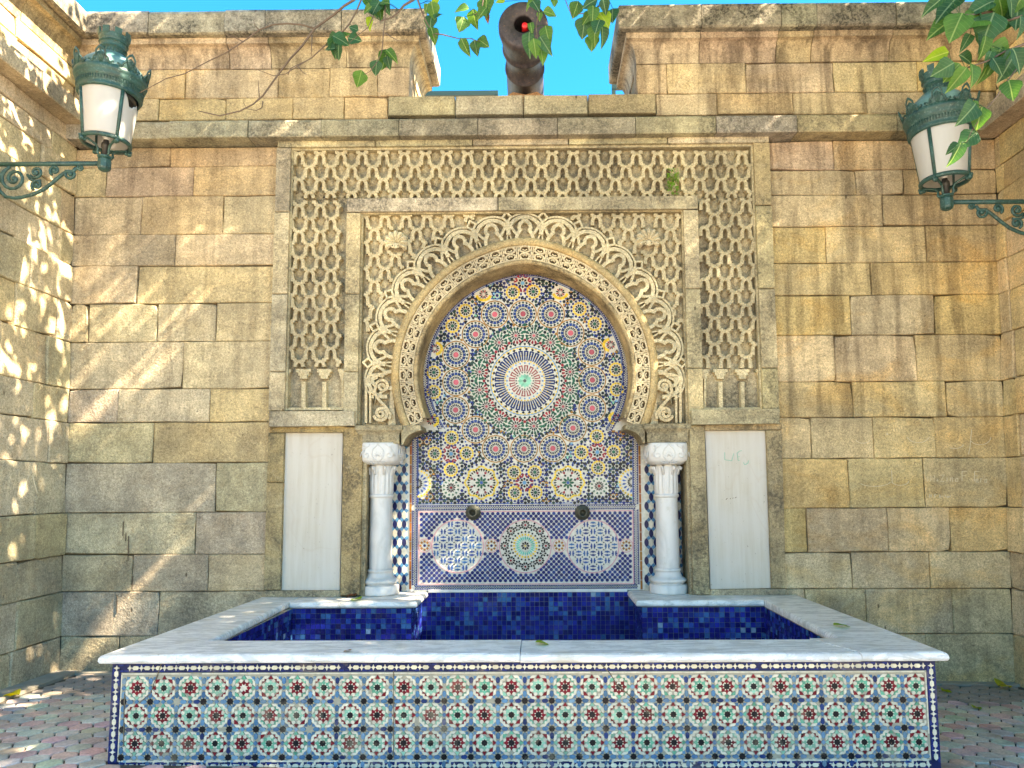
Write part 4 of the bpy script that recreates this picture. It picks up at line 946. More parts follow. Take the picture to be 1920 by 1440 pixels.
# ------------------------------------------------------------------ water spouts
for px, lab in ((887, 'round bronze water spout above the left blue disc of the mosaic'), (1092, 'round bronze water spout above the right blue disc of the mosaic')):
    c = P(px, 961, YM - .02); c0 = (c[0], YM - .004, c[1]); sp = thing('water_spout', lab, 'spout', c0, 'pair of bronze water spouts')
    mb = MB(); mb.lathe([(.066, 0), (.066, -.008), (.056, -.018), (.040, -.024), (.036, -.028)], 40, c=c0, axis='Y', fl=lambda a, h: 1 + (.06 * math.cos(14 * a) if h > -.01 else .03 * math.cos(14 * a) if h > -.02 else 0)); mb.build('flange', BRONZE, sp, c0, smooth=True)
    mb = MB(); mb.lathe([(.036, -.02), (.033, -.07), (.036, -.075), (.038, -.085), (.036, -.092), (.027, -.092), (.025, -.085), (.025, -.02), (.001, -.02)], 28, c=c0, axis='Y'); mb.build('nozzle', BRONZE, sp, c0, smooth=True)

# ------------------------------------------------------------------ basin
BX0, BX1, BY = -2.322, 2.112, -2.1
bas = thing('tiled_basin', 'long rectangular basin with star patterned tile front and white marble rim', 'basin', ((BX0 + BX1) / 2, BY, 0))
zt_ = .592                                                       # underside of the rim
GZ = lambda x, y: .055 - .0150 * (x + 3.93) - .022 * y
mb = MB(); mb.box(BX0 + .004, BX1 - .004, BY + .004, BY + .30, -.2, zt_); mb.box(BX0 + .004, BX0 + .36, BY + .3, -.03, -.2, zt_); mb.box(BX1 - .36, BX1 - .004, BY + .3, -.03, -.2, zt_)
mb.build('basin_body', GROUT, bas, ((BX0 + BX1) / 2, BY, .3))
mb = MB(); mb.box(BX0 + .05, BX1 - .05, BY - .0005, BY + .02, .079, .54, (.36, .33, .25)); mb.box(BX0, BX1, BY - .0008, BY + .02, .542, zt_ - .002, (.012, .02, .085)); mb.box(BX0, BX1, BY - .0008, BY + .02, -.1, .078, (.012, .02, .085))
for a_, b_ in ((BX0, BX0 + .0485), (BX1 - .0485, BX1)): mb.box(a_, b_, BY - .0012, BY + .02, .0785, .5415, (.012, .024, .12))
mb.build('front_bed', GLAZE_OLD, bas, ((BX0 + BX1) / 2, BY, .3))
# front tiles: laid out in metres, module 0.1485 m
TF = Tiles(BY); MOD = (1.902 + 2.18) / 28.31
fm = MB(); ones = []
def ft(pts, cx, cz, col, ang=0, one=None, v=.28, drop=.05, lift=0):
    if R.random() < drop * .4: return
    c, d = math.cos(rad(ang)), math.sin(rad(ang)); q = [(cx + x * c - z * d, cz + x * d + z * c) for x, z in pts]; k = 1 + R.uniform(-v, v)
    if min(b for _, b in q) < .03 : return
    col = tuple(min(1, a * k) for a in col)
    if one: ones.append((one, q, col))
    else: fm.extw(q, BY - .0045 - lift + R.uniform(-.0007, .0007), BY + .004, col)
def star(r, n=8, k=.72): return [(r * (1 if i % 2 == 0 else k) * math.cos(PI * i / n), r * (1 if i % 2 == 0 else k) * math.sin(PI * i / n)) for i in range(2 * n)]
def rect(a, b): return [(-a, -b), (a, -b), (a, b), (-a, b)]
XS, ZS = -2.18, .461
FW = (.63, .575, .445); FBL = [(.055, .165, .27), (.075, .20, .31), (.045, .14, .25), (.14, .27, .36), (.010, .04, .14)]; FMI = (.09, .34, .22); FMI2 = (.20, .43, .30); FRE = (.20, .008, .018)
M = MOD
for i in range(-1, 30):
    for j in range(-1, 4):
        x, z = XS + i * M, ZS - j * M
        ok = lambda xx, zz: BX0 + .062 < xx < BX1 - .062 and .062 < zz < .527
        # corner star, lozenges along the grid lines
        X, Z_ = x + M / 2, z + M / 2
        if ok(X, Z_): ft(star(.0175, 8, .80), X, Z_, (.010, .010, .012), one='star_tile')
        for sx_, sz_ in ((-1, -1), (-1, 1), (1, -1), (1, 1)):
            if ok(X + sx_ * .021, Z_ + sz_ * .021): ft(rect(.0075, .0075), X + sx_ * .0215, Z_ + sz_ * .0215, R.choice(FBL[:4]))
        hexa = [(-.0185, 0), (-.0095, .0105), (.0095, .0105), (.0185, 0), (.0095, -.0105), (-.0095, -.0105)]
        for (hx, hz, a) in ((x - M * .25, Z_, 0), (x + M * .25, Z_, 0), (X, z - M * .25, 90), (X, z + M * .25, 90)):
            if ok(hx, hz): ft(hexa, hx, hz, R.choice(FBL), a, one='hexagon_tile')
        for hx, hz in ((x, Z_), (X, z)):
            if ok(hx, hz): ft(rect(.0092, .0092), hx, hz, R.choice(FBL[:4]), 45)
        # white bands that frame the flower
        for a in range(4):
            for s_ in (-1, 1):
                pts = [(-.0185, .0475), (-.0075, .0615), (-.033, .0615), (-.0455, .048), (-.0455, .0335), (-.0345, .0335), (-.0345, .0475)]
                pts = [(s_ * u, v_) for u, v_ in pts]
                cxx, czz = x, z
                c, d = math.cos(a * PI / 2), math.sin(a * PI / 2); mid = (cxx - .03 * s_ * c - .05 * d, czz - .03 * s_ * d + .05 * c)
                if ok(*mid): ft(pts, cxx, czz, FW, a * 90, v=.12)
        if not ok(x, z) : continue
        red = (i + j) % 2 == 0
        ft([(.0245 * math.cos(rad(22.5 + 45 * k)), .0245 * math.sin(rad(22.5 + 45 * k))) for k in range(8)], x, z, FW, v=.1, drop=0, lift=-.0012)
        ft(star(.0185, 8, .80), x, z, (.010, .010, .012), one='star_tile')
        c1, c2 = (FRE, R.choice([FMI, FMI2])) if red else (R.choice([FMI, FMI2]), FRE)
        for k in range(8):
            a = rad(45 * k); ft(rect(.0092, .0092), x + .0275 * math.cos(a), z + .0262 * math.sin(a), c1 if R.random() > .1 else (FMI2 if not red else FRE), 45 * k + 45)
            a2 = rad(45 * k + 22.5); ft([(-.006, -.0095), (.006, -.0085), (.011, 0), (.006, .0085), (-.006, .0095), (-.011, 0)], x + .0385 * math.cos(a2), z + .0385 * math.sin(a2), FW, 45 * k + 22.5, v=.1)
        for k in range(4):
            if ok(x + .055 * math.cos(k * PI / 2), z + .055 * math.sin(k * PI / 2)): ft([(.043, -.0135), (.066, 0), (.043, .0135), (.0455, 0)], x, z, c2, 90 * k)
            ft([(.044, -.001), (.0475, .0165), (.0645, .0), (.0475, -.0165)], x, z, c2, 90 * k + 45)
# borders of the front: navy with cream crosses
def bord(x0, z0, dx, dz, L, wd=.044):
    n = int(L / .062); st = L / n; a = math.degrees(math.atan2(dz, dx)); nx, nz = -dz, dx
    for k in range(n):
        for h, off in ((0, .25), (1, .75)):
            c_ = (x0 + dx * st * (k + off), z0 + dz * st * (k + off))
            if h == 0: ft([(-.019, 0), (-.010, .0105), (.010, .0105), (.019, 0), (.010, -.0105), (-.010, -.0105)], *c_, (.70, .64, .48), a, v=.12)
            else: ft([(-.0135, 0), (-.005, .005), (0, .0165), (.005, .005), (.0135, 0), (.005, -.005), (0, -.0165), (-.005, -.005)], *c_, (.68, .63, .50), a, v=.12)
        for s_ in (-1, 1):
            for off in (.0, .5):
                c_ = (x0 + dx * st * (k + off) + nx * s_ * .0155, z0 + dz * st * (k + off) + nz * s_ * .0155)
                ft([(-.0145, -.0055 * s_), (-.009, .0065 * s_) if s_ < 0 else (-.0145, .0065), (.0145, .0065 * s_) if s_ > 0 else (.009, -.0065), (.0145, -.0055 * s_)] if 0 else rect(.0128, .0045), *c_, R.choice([(.010, .02, .10), (.012, .03, .16), (.012, .022, .075)]), a, v=.2)
bord(BX0 + .05, .566, 1, 0, BX1 - BX0 - .1); bord(BX0 + .025, .082, 0, 1, .50); bord(BX1 - .025, .082, 0, 1, .50); bord(BX0 + .05, .056, 1, 0, BX1 - BX0 - .1)
# thin white line tiles inside the border
for k in range(70):
    xx = BX0 + .06 + k * (BX1 - BX0 - .12) / 70; ft([(0, -.0035), (.0605, -.0035), (.0605, .0035), (0, .0035)], xx, .536, FW, v=.1); ft([(0, -.0035), (.0605, -.0035), (.0605, .0035), (0, .0035)], xx, .0815, FW, v=.1)
for xx in (BX0 + .056, BX1 - .056): 
    for k in range(7): ft([(-.0035, 0), (.0035, 0), (.0035, .062), (-.0035, .062)], xx, .088 + k * .0635, FW, v=.1)
ones.sort(key=lambda o: -o[2][2] if o[0] == 'x' else abs(o[1][0][0]))
cnt = {}; cache = {}
for nm, q, col in ones:
    cx = sum(a for a, _ in q) / len(q); cz = sum(b for _, b in q) / len(q)
    if cnt.get(nm, 0) >= 250: fm.extw(q, BY - .0048, BY + .004, col); continue
    cnt[nm] = cnt.get(nm, 0) + 1; key = (nm, round(q[0][0] - cx, 3), round(q[0][1] - cz, 3), tuple(round(a * 16) for a in col))
    if key not in cache: m_ = MB(); m_.extw(q, BY - .0050, BY + .004, col, ch=.0012); cache[key] = m_.mesh(nm, GLAZE_OLD, (cx, BY, cz))
    link(nm, cache[key], bas, (cx, BY, cz))
fm.build('front_tiles', GLAZE_OLD, bas, ((BX0 + BX1) / 2, BY, .3), kind='stuff')
for pts in ([(302, 1245), (298, 1262), (288, 1282), (281, 1300), (262, 1318)], [(1128, 1246), (1142, 1262), (1154, 1282), (1176, 1300), (1200, 1322), (1226, 1342)], [(232, 1300), (233, 1372), (231, 1400)], [(738, 1258), (739, 1330), (737, 1420)]):
    cr_ = MB(); cr_.strip([(a + R.uniform(-1.5, 1.5), b) for a, b in pts], 1.7, BY - .0062, BY); cr_.build('crack', MORTAR, bas, ((BX0 + BX1) / 2, BY, .3))
# side faces: navy and cream border strip and plain glazed pieces
sm = MB()
for xs_, sg in ((BX0, -1), (BX1, 1)):
    for k in range(40):
        for j in range(9):
            y0, z0 = BY + .01 + k * .05, .06 + j * .058
            sm.box(min(xs_, xs_ + sg * .004), max(xs_, xs_ + sg * .004), y0, y0 + .046, z0, z0 + .054, R.choice([FW, K_NAVY, FBL[0], FMI2]) if k > 1 else (K_NAVY if j % 2 else FW))
sm.build('side_tiles', GLAZE_OLD, bas, ((BX0 + BX1) / 2, BY, .3), kind='stuff')
# inner walls with square blue tiles
IX0, IX1, IY0, IY1 = P(545, 1150, -.27)[0], P(1436, 1150, -.27)[0], BY + .30, -.27
LX0, LX1 = P(771, 1160, -.27)[0], P(1204, 1160, -.27)[0]          # inner ends of the two ledges
mb = MB(); mb.box(IX0 - .05, LX0 - .004, IY1 + .004, .27, -.2, zt_); mb.box(LX1 + .004, IX1 + .05, IY1 + .004, .27, -.2, zt_); mb.box(LX0 - .1, LX1 + .1, YM - .004, YM + .06, -.2, zt_ + .05)
mb.box(IX0, IX1, IY0, YM, -.2, .08); mb.build('basin_lining', BGROUT, bas, ((IX0 + IX1) / 2, -.5, .3))
bl1 = []; S_ = .0395
NB = [(.007, .012, .15), (.010, .018, .22), (.006, .009, .10), (.012, .03, .28), (.018, .07, .28), (.03, .14, .32), (.012, .04, .24), (.008, .014, .17), (.008, .012, .13)]
def bluewall(o, u, L, zt, nrm):
    n = int(L / S_); st = L / n
    for k in range(n):
        for j in range(13):
            c = Vector(o) + Vector(u) * st * (k + .5); c.z = zt - (j + .5) * S_ - .002
            if c.z < .09: continue
            bl1.append((c, Vector(u), Vector(nrm), R.choice(NB) if R.random() > .006 else (.25, .36, .45)))
bluewall((LX0, YM - .004, 0), (1, 0, 0), LX1 - LX0, zt_ + .045, (0, -1, 0))
bluewall((IX0, IY1 + .004, 0), (1, 0, 0), LX0 - IX0, zt_, (0, -1, 0)); bluewall((LX1, IY1 + .004, 0), (1, 0, 0), IX1 - LX1, zt_, (0, -1, 0))
bluewall((LX0 - .004, YM - .01, 0), (0, -1, 0), YM - .01 - IY1, zt_, (1, 0, 0)); bluewall((LX1 + .004, YM - .01, 0), (0, -1, 0), YM - .01 - IY1, zt_, (-1, 0, 0))
bluewall((BX0 + .364, IY1 - .0, 0), (0, -1, 0), IY1 - IY0, zt_, (1, 0, 0)); bluewall((BX1 - .364, IY1 - .0, 0), (0, -1, 0), IY1 - IY0, zt_, (-1, 0, 0))
bluewall((IX0, IY0 + .004, 0), (1, 0, 0), IX1 - IX0, zt_, (0, 1, 0))
bm_ = MB(); n1 = 0; cache = {}
for c, u, nr, col in bl1:
    k = R.uniform(.8, 1.25); h = S_ / 2 - .0018; up = Vector((0, 0, 1)); tl = [R.uniform(-.0012, .0012) for _ in range(4)]
    cs = [(-h, -h), (h, -h), (h, h), (-h, h)]
    if nr.x == 0 and c.y > YM - .02 and n1 < 290 and c.z > .30:
        n1 += 1; key = (NB.index(col) if col in NB else 99, R.randrange(3))
        if key not in cache:
            m = MB(); m.add([u * a + up * b + nr * (.005 + t_) for (a, b), t_ in zip(cs, tl)] + [u * a * 1.04 + up * b * 1.04 - nr * .002 for a, b in cs], [(0, 1, 2, 3), (0, 4, 5, 1), (1, 5, 6, 2), (2, 6, 7, 3), (3, 7, 4, 0)], col); cache[key] = m.mesh('blue_tile', BLUEGLAZE)
        link('blue_tile', cache[key], bas, c)
    else: bm_.add([c + u * a + up * b + nr * (.005 + t_) for (a, b), t_ in zip(cs, tl)] + [c + u * a * 1.04 + up * b * 1.04 - nr * .002 for a, b in cs], [(0, 1, 2, 3), (0, 4, 5, 1), (1, 5, 6, 2), (2, 6, 7, 3), (3, 7, 4, 0)], tuple(min(1, a * k) for a in col))
bm_.build('blue_tiles', BLUEGLAZE, bas, ((IX0 + IX1) / 2, -.2, .4), kind='stuff')
# marble rim: slabs with rounded noses
def rim(pts, noses, z=ZR_, th=.05, label=None):
    """convex outline in plan (x, y), counter-clockwise; noses: edge indices that are rounded"""
    n = len(pts); cx = sum(a for a, _ in pts) / n; cy = sum(b for _, b in pts) / n; mb = MB(); loops = []
    pr_ = [(0, .024, -th), (0, .006, -th + .006), (0, 0, -th + .018), (0, .002, -.018), (0, .009, -.006), (0, .022, 0)]
    dz = R.uniform(-.002, .002)
    for _, ins, dzz in pr_:
        L = []
        for i in range(n):
            p0, p1, p2 = Vector((*pts[i - 1], 0)), Vector((*pts[i], 0)), Vector((*pts[(i + 1) % n], 0))
            e1, e2 = (p1 - p0).normalized(), (p2 - p1).normalized(); n1_, n2_ = Vector((-e1.y, e1.x, 0)), Vector((-e2.y, e2.x, 0))
            i1 = ins if ((i - 1) % n) in noses else .0015; i2 = ins if i in noses else .0015
            den = n1_.x * n2_.y - n1_.y * n2_.x
            if abs(den) < .05: q = p1 + n1_ * i1
            else: q = p1 + Vector(((i1 * n2_.y - i2 * n1_.y) / den, (i2 * n1_.x - i1 * n2_.x) / den, 0))
            L.append((q.x, q.y, z + dz + dzz))
        loops.append(L)
    mb.add([p for l in loops for p in l], [(i * n + k, i * n + (k + 1) % n, (i + 1) * n + (k + 1) % n, (i + 1) * n + k) for i in range(len(loops) - 1) for k in range(n)] + [tuple(range(n))[::-1], tuple(range((len(loops) - 1) * n, len(loops) * n))])
    return mb.build('rim_slab', MARBLE, bas, (cx, cy, z), label=label)
OX0, OX1, OY = BX0 - .05, BX1 + .05, BY - .055; FI = BY + .33; SI0, SI1 = BX0 + .40, BX1 - .40
jx = P(975, 1215, OY)[0]; jl = BX0 + .36; jr = BX1 - .36; m2 = P(1190, 1230, OY)[0] + .8
rim([(OX0 + .42, OY), (jx, OY), (jx, FI), (OX0 + .52, FI)], (0, 2)); rim([(jx, OY), (OX1 - .46, OY), (OX1 - .60, FI), (jx, FI)], (0, 2))
rim([(OX0, OY), (OX0 + .42, OY), (OX0 + .52, FI), (SI0 - .012, FI), (P(542, 1130, -.3)[0], -.30), (P(542, 1130, -.3)[0], -.02), (OX0 + .06, -.02)], (0, 3, 6)); rim([(OX1 - .46, OY), (OX1, OY), (OX1 - .06, -.02), (P(1434, 1130, -.3)[0], -.02), (P(1434, 1130, -.3)[0], -.30), (SI1 + .012, FI), (OX1 - .60, FI)], (0, 1, 4))
a = P(542, 1130, -.3)[0] + .002; b = LX0 + .05; m_ = P(635, 1130, -.3)[0]
rim([(a, -.30), (m_, -.30), (m_, -.02), (a, -.02)], (0,)); rim([(m_, -.30), (b, -.30), (b, YM - .004), (P(668, 1117, 0)[0], YM - .004), (P(668, 1117, 0)[0], -.02), (m_, -.02)], (0, 1))
a = LX1 - .05; b = P(1434, 1130, -.3)[0] - .002; m_ = P(1328, 1130, -.3)[0]
rim([(a, -.30), (m_, -.30), (m_, -.02), (P(1306, 1117, 0)[0], -.02), (P(1306, 1117, 0)[0], YM - .004), (a, YM - .004)], (0, 5)); rim([(m_, -.30), (b, -.30), (b, -.02), (m_, -.02)], (0,))
mb = MB(); mb.box(LX0 + .052, LX1 - .052, YM - .014, YM + .002, zt_ + .046, P(984, 1104.5, YM)[1]); mb.build('white_edge_tiles', CMARBLE, bas, (0, YM, zt_ + .05))

# ------------------------------------------------------------------ wall lamps
def lamp(px, py, D, sg, arm, label, tilt, broken):
    """px, py: middle of the foot in the photo; D: depth; sg: -1 arm runs to the left wall, +1 to the right"""
    o = PD(px, py, D); s = D / F * 1.045; L0 = thing('wall_lamp', label, 'lamp', o, 'green iron wall lamps')
    def bd(mb, name, mat, smooth=False, parent=L0, **kw): return mb.build(name, mat, parent, o, smooth, **kw)
    q = lambda x, z, y=0: Vector((o.x + x * s, o.y + y * s, o.z + z * s))
    Rm = Matrix.Translation(o) @ Matrix.Rotation(rad(tilt), 4, 'Y') @ Matrix.Translation(-o)
    HM = [(-10, -10), (0, 0), (26, 24), (62, 50), (171, 143), (203, 176), (229, 205), (240, 226), (281, 270), (400, 387)]
    def hm(h):
        for (a0, b0), (a1, b1) in zip(HM[:-1], HM[1:]):
            if h <= a1: return b0 + (b1 - b0) * (h - a0) / (a1 - a0)
        return h
    def lt(mb, k=.87): mb.v = [tuple(Rm @ Vector((o.x + (v[0] - o.x) * k, o.y + (v[1] - o.y) * k, o.z + hm((v[2] - o.z) / s) * s))) for v in mb.v]; return mb
    LA = lambda mb, prof, **kw: mb.lathe([(r * s, h * s) for r, h in prof], c=o, **kw)
    mb = MB(); LA(mb, [(0, -4), (7, -3), (12, 0), (13.5, 4), (13.5, 19), (11, 22), (15, 24), (15, 27), (9, 29), (0, 30)], n=8); bd(lt(mb), 'foot', GREEN)
    ph = PI / 4 + (.18 if sg < 0 else -.1); AN = [ph + k * PI / 2 for k in range(4)]
    for a in AN:
        mb = MB(); u = lambda r, h: q(r * math.cos(a), h, r * math.sin(a))
        mb.tube([u(11, 26), u(16, 32), u(15, 42), u(20, 52), u(33, 58), u(44, 61), u(50, 62)], [2.6 * s, 3 * s, 2.6 * s, 2.6 * s, 2.8 * s, 3.5 * s, 3 * s], 6)
        mb.ball(u(49, 56), 6 * s, 6); mb.ball(u(43, 55), 4.5 * s, 6); mb.ball(u(52, 62), 4 * s, 6); bd(lt(mb), 'strut', GREEN, True)
    mb = MB(); LA(mb, [(44, 60), (49, 60), (50.5, 63), (50.5, 66), (48, 69), (46, 69), (43.5, 67), (43.5, 61), (44, 60)], n=48); bd(lt(mb), 'lower_ring', GREEN, True)
    for k, a in enumerate(AN):
        mb = MB(); u = lambda r, h: q(r * math.cos(a), h, r * math.sin(a))
        for d in (-.035, .035):
            v = lambda r, h: q(r * math.cos(a + d), h, r * math.sin(a + d)); mb.tube([v(47.5, 67), v(59, 171)], 1.9 * s, 6)
        mb.tube([u(48.6, 66), u(60, 171)], 2.3 * s, 6); bd(lt(mb), 'upright', GREEN, True)
    # four curved panels of frosted glass, one broken
    for k, a in enumerate(AN):
        a0, a1 = a + .06, a + PI / 2 - .06; mb = MB(); n, m = 16, 14; vs = []; fs = []
        gone = (k in broken)
        def pt(i, j, dr=0): t_ = i / n; h = 68 + 103 * j / m; aa = a0 + (a1 - a0) * t_; r = 46.2 + 11.6 * (h - 68) / 103 + dr; return q(r * math.cos(aa), h, r * math.sin(aa))
        top = [m] * (n + 1)
        if gone == 1 and broken[k] == 'jag':
            top = [max(0, min(m, round(x))) for x in [14, 13.2, 12, 10.5, 9.6, 9.9, 10.6, 11.3, 11.6, 11.4, 11, 10.5, 9, 8.2, 8.6, 9.5, 10][:n + 1]]
        if gone and broken[k] == 'half': top = [m if i > 9 else 2 + (i % 3) for i in range(n + 1)]
        for i in range(n + 1):
            for j in range(m + 1): jj = j * top[i] / m; vs += [pt(i, jj), pt(i, jj, -1.2)]
        I = lambda i, j, d: (i * (m + 1) + j) * 2 + d
        for i in range(n):
            for j in range(m): fs += [(I(i, j, 0), I(i + 1, j, 0), I(i + 1, j + 1, 0), I(i, j + 1, 0)), (I(i, j, 1), I(i, j + 1, 1), I(i + 1, j + 1, 1), I(i + 1, j, 1))]
            fs += [(I(i, m, 0), I(i + 1, m, 0), I(i + 1, m, 1), I(i, m, 1)), (I(i, 0, 0), I(i, 0, 1), I(i + 1, 0, 1), I(i + 1, 0, 0))]
        mb.add(vs, fs); bd(lt(mb), 'glass_panel', FROST, True, label='broken white lamp panel' if gone else None)
    mb = MB(); LA(mb, [(56, 168), (62, 168), (64, 172), (61, 175), (63, 178), (63.5, 187), (66, 188), (66, 190), (68, 192), (67, 194), (70, 197), (71.5, 201), (70, 206), (66, 208), (63, 206)], n=64); bd(lt(mb), 'canopy_band', GREEN, True)
    mb = MB()
    for k in range(72): 
        a = 2 * PI * k / 72; mb.tube([q(64 * math.cos(a), 179, 64 * math.sin(a)), q(64.4 * math.cos(a), 186, 64.4 * math.sin(a))], .9 * s, 4)
    bd(lt(mb), 'beading', GREEN, True)
    # gallery of palmettes
    for k in range(8):
        a = 2 * PI * k / 8 + .25; mb = MB(); u = lambda w_, h, dr=0: q((69 + (h - 204) * .32 + dr) * math.cos(a + w_ / 68), h, (69 + (h - 204) * .32 + dr) * math.sin(a + w_ / 68))
        out_ = [(-17, 203), (-13, 213), (-9, 216), (-8, 223), (-4, 227), (0, 229), (4, 227), (8, 223), (9, 216), (13, 213), (17, 203)]
        mb.tube([u(*p) for p in out_], 1.9 * s, 5)
        for w_ in (-6, -3, 0, 3, 6): mb.tube([u(w_ * .3, 206), u(w_ * .8, 216), u(w_, 222 - abs(w_) * .4)], [1.0 * s, 1.5 * s, 1.9 * s], 5)
        for sg2 in (-1, 1): mb.tube([u(sg2 * (12 + (3.2 - i * .3) * math.cos(i * .8)), 208 + (3.2 - i * .3) * math.sin(i * .8)) for i in range(9)], 1.1 * s, 4); mb.tube([u(sg2 * 15, 204), u(sg2 * 20, 209), u(sg2 * 24, 210)], 2 * s, 5)
        n_ = 6; vs = [u(w_, 203) for w_ in range(-18, 19, 6)] + [u(w_, 209 + (15 if abs(w_) < 4 else 11 if abs(w_) < 9 else 1), -.8) for w_ in range(-18, 19, 6)]; mb.add(vs, [(i, i + 1, i + 8, i + 7) for i in range(6)])
        bd(lt(mb), 'palmette', GREEN, True)
    mb = MB(); LA(mb, [(67, 203), (65, 212), (61, 220), (54, 227), (44, 232), (34, 236.5), (26, 239), (20, 240)], n=48); bd(lt(mb), 'dome', DOME, True)
    mb = MB(); LA(mb, [(20, 238), (20.5, 246), (21, 246.5), (24, 249), (22.5, 252), (23, 257), (25.5, 259), (24, 261), (25, 264), (26.5, 272), (24.5, 272), (22, 264), (20, 262), (0, 262)], n=40)
    for k in range(24): a = 2 * PI * k / 24; mb.tube([q(20.6 * math.cos(a), 240, 20.6 * math.sin(a)), q(21.6 * math.cos(a), 246, 21.6 * math.sin(a))], 1.2 * s, 4)
    for k in range(8):
        a = 2 * PI * k / 8; c_ = [(r, h, d) for r in (24.3, 27.4) for h in (270, 281) for d in (-.22, .22)]
        vs = [q((r + (h - 270) * .12) * math.cos(a + d), h, (r + (h - 270) * .12) * math.sin(a + d)) for r, h, d in c_]; mb.add(vs, [(0, 1, 3, 2), (4, 6, 7, 5), (0, 4, 5, 1), (2, 3, 7, 6), (1, 5, 7, 3), (0, 2, 6, 4)])
    bd(lt(mb, 1.), 'chimney_crown', GREEN)
    mb = MB(); LA(mb, [(0, 30), (7, 30), (7, 50), (9, 52), (9, 62), (6, 66), (5, 72)], n=16); bd(lt(mb), 'lamp_socket', DARKMETAL, True)
    mb = MB(); LA(mb, [(5, 70), (10, 82), (12, 96), (10, 108), (5, 114), (0, 116)], n=16); bd(lt(mb), 'bulb', BULB, True)
    mb = MB(); LA(mb, [(0, 165), (40, 165), (52, 160), (52, 176), (0, 178)], n=24); bd(lt(mb), 'reflector', DARKMETAL, True)
    # bracket arm with scrolls
    A_ = lambda x, z: q(-sg * -x if False else sg * x, z)
    br = MB(); br.tube([A_(8, 12), A_(arm / s + 6, 12 - 6 * 0)], 4.3 * s, 10); bk = bd(br, 'bracket_arm', GREEN, True)
    sc_ = MB()
    def tb(pts, r=2.6): sc_.tube([A_(x, 12 - z) for x, z in pts], r * s, 6)
    tb([(52, 8), (58, 15), (70, 15), (82, 24), (96, 37), (112, 50), (131, 59), (150, 64), (165, 66), (182, 63), (194, 52), (199, 38), (196, 22), (186, 12)], 3.4)
    def spr(cx, cz, r, a0, tn, w_=2.8): tb([(cx + (r * (1 - k / 26)) * math.cos(rad(a0) + tn * 2 * PI * k / 24), cz + (r * (1 - k / 26)) * math.sin(rad(a0) + tn * 2 * PI * k / 24)) for k in range(25)], w_)
    spr(169, 28, 25, -70, 1.9, 3.2); spr(128, 16, 12, 30, 1.6); spr(93, 13, 9.5, 60, -1.5); spr(125, 41, 10.5, 60, -1.6); spr(62, 20, 11, -40, 1.5); spr(44, 8, 6, -40, 1.3, 2.4)
    tb([(144, 20), (138, 30), (128, 33), (118, 32)], 2.6)
    for x, z in ((169, 28), (128, 16), (93, 13), (125, 41), (62, 20)): sc_.ball(A_(x, 12 - z), 4.2 * s, 6)
    far = arm / s
    if far > 205: tb([(199, 38), (212, 55), (226, 40), (far - 4, 18)], 3.2); spr(218, 26, 14, 0, 1.6)
    bd(sc_, 'bracket_scroll', GREEN, True)
    pl_ = MB(); xw = o.x + sg * arm; pl_.box(min(xw, xw - sg * .03), max(xw, xw - sg * .03), o.y - .04, o.y + .04, o.z - 75 * s, o.z + 30 * s); bd(pl_, 'wall_plate', GREEN)
    return L0
xw = XLW(3.7); o_ = PD(195, 318, 5.18); lamp(195, 318, 5.18, -1, o_.x - xw, 'green iron lamp with a broken white pane on scrolled arm from the left wall', 1.3, {3: 'jag'})
xw = XRW(3.6); o_ = PD(1776, 391, 5.42); lamp(1776, 391, 5.42, 1, xw - o_.x, 'dull green iron lamp half hidden by leaves on the right wall', -1.3, {3: 'half'})

# ------------------------------------------------------------------ cannon in the embrasure, with its cradle, and the railings behind
ca = PD(981, 44, 5.5); cn = thing('cannon', 'old iron cannon with red plug in its muzzle poking over the parapet', 'cannon', (ca.x, ca.y, ca.z))
mb = MB(); cprof2 = [(.062, .42), (.066, .02), (.072, .0), (.160, .004), (.174, .010), (.181, .03), (.182, .08), (.176, .12), (.168, .17), (.162, .24), (.156, .30), (.160, .305), (.166, .33), (.160, .355), (.150, .36), (.146, .44), (.145, .60), (.156, .605), (.158, .63), (.148, .64), (.152, .9), (.160, 1.5), (.17, 1.55), (.175, 2.3), (.19, 2.35), (.19, 2.45), (.1, 2.5), (0, 2.52)]
mb.lathe([(r * 1.09, h) for r, h in cprof2], 48, c=(ca.x, ca.y, ca.z), axis='Y'); mb.build('barrel', IRON, cn, ca, True)
mb = MB(); mb.lathe([(.0, .35), (.068, .34), (.068, .10), (.064, .01)], 32, c=(ca.x, ca.y, ca.z), axis='Y'); mb.build('bore', BLACK, cn, ca, True)
mb = MB(); mb.lathe([(0, .02), (.022, .02), (.025, .03), (.025, .2)], 20, c=(ca.x + .012, ca.y, ca.z + .002), axis='Y'); mb.build('red_plug', REDP, cn, ca, True)
mb = MB(); zc_ = ca.z - .150; yb_ = .02
mb.extw([(ca.x - .19, zs1 - .05), (ca.x + .19, zs1 - .05), (ca.x + .19, zs1 + .005), (ca.x + .11, zs1 + .055), (ca.x, zs1 + .03), (ca.x - .11, zs1 + .055), (ca.x - .19, zs1 + .005)], yb_, .75, ch=.006); mb.build('cradle', STONE, cn, (ca.x, .02, zs1), color=(.42, .24, .14, 1), lichen=.2, streak=.1, ochre=.4)
zt2 = 4.3
mb = MB(); mb.box(-5.2, 5.2, .76, 14, zt2 - .4, zt2); mb.build('terrace', SOIL, None, kind='structure')
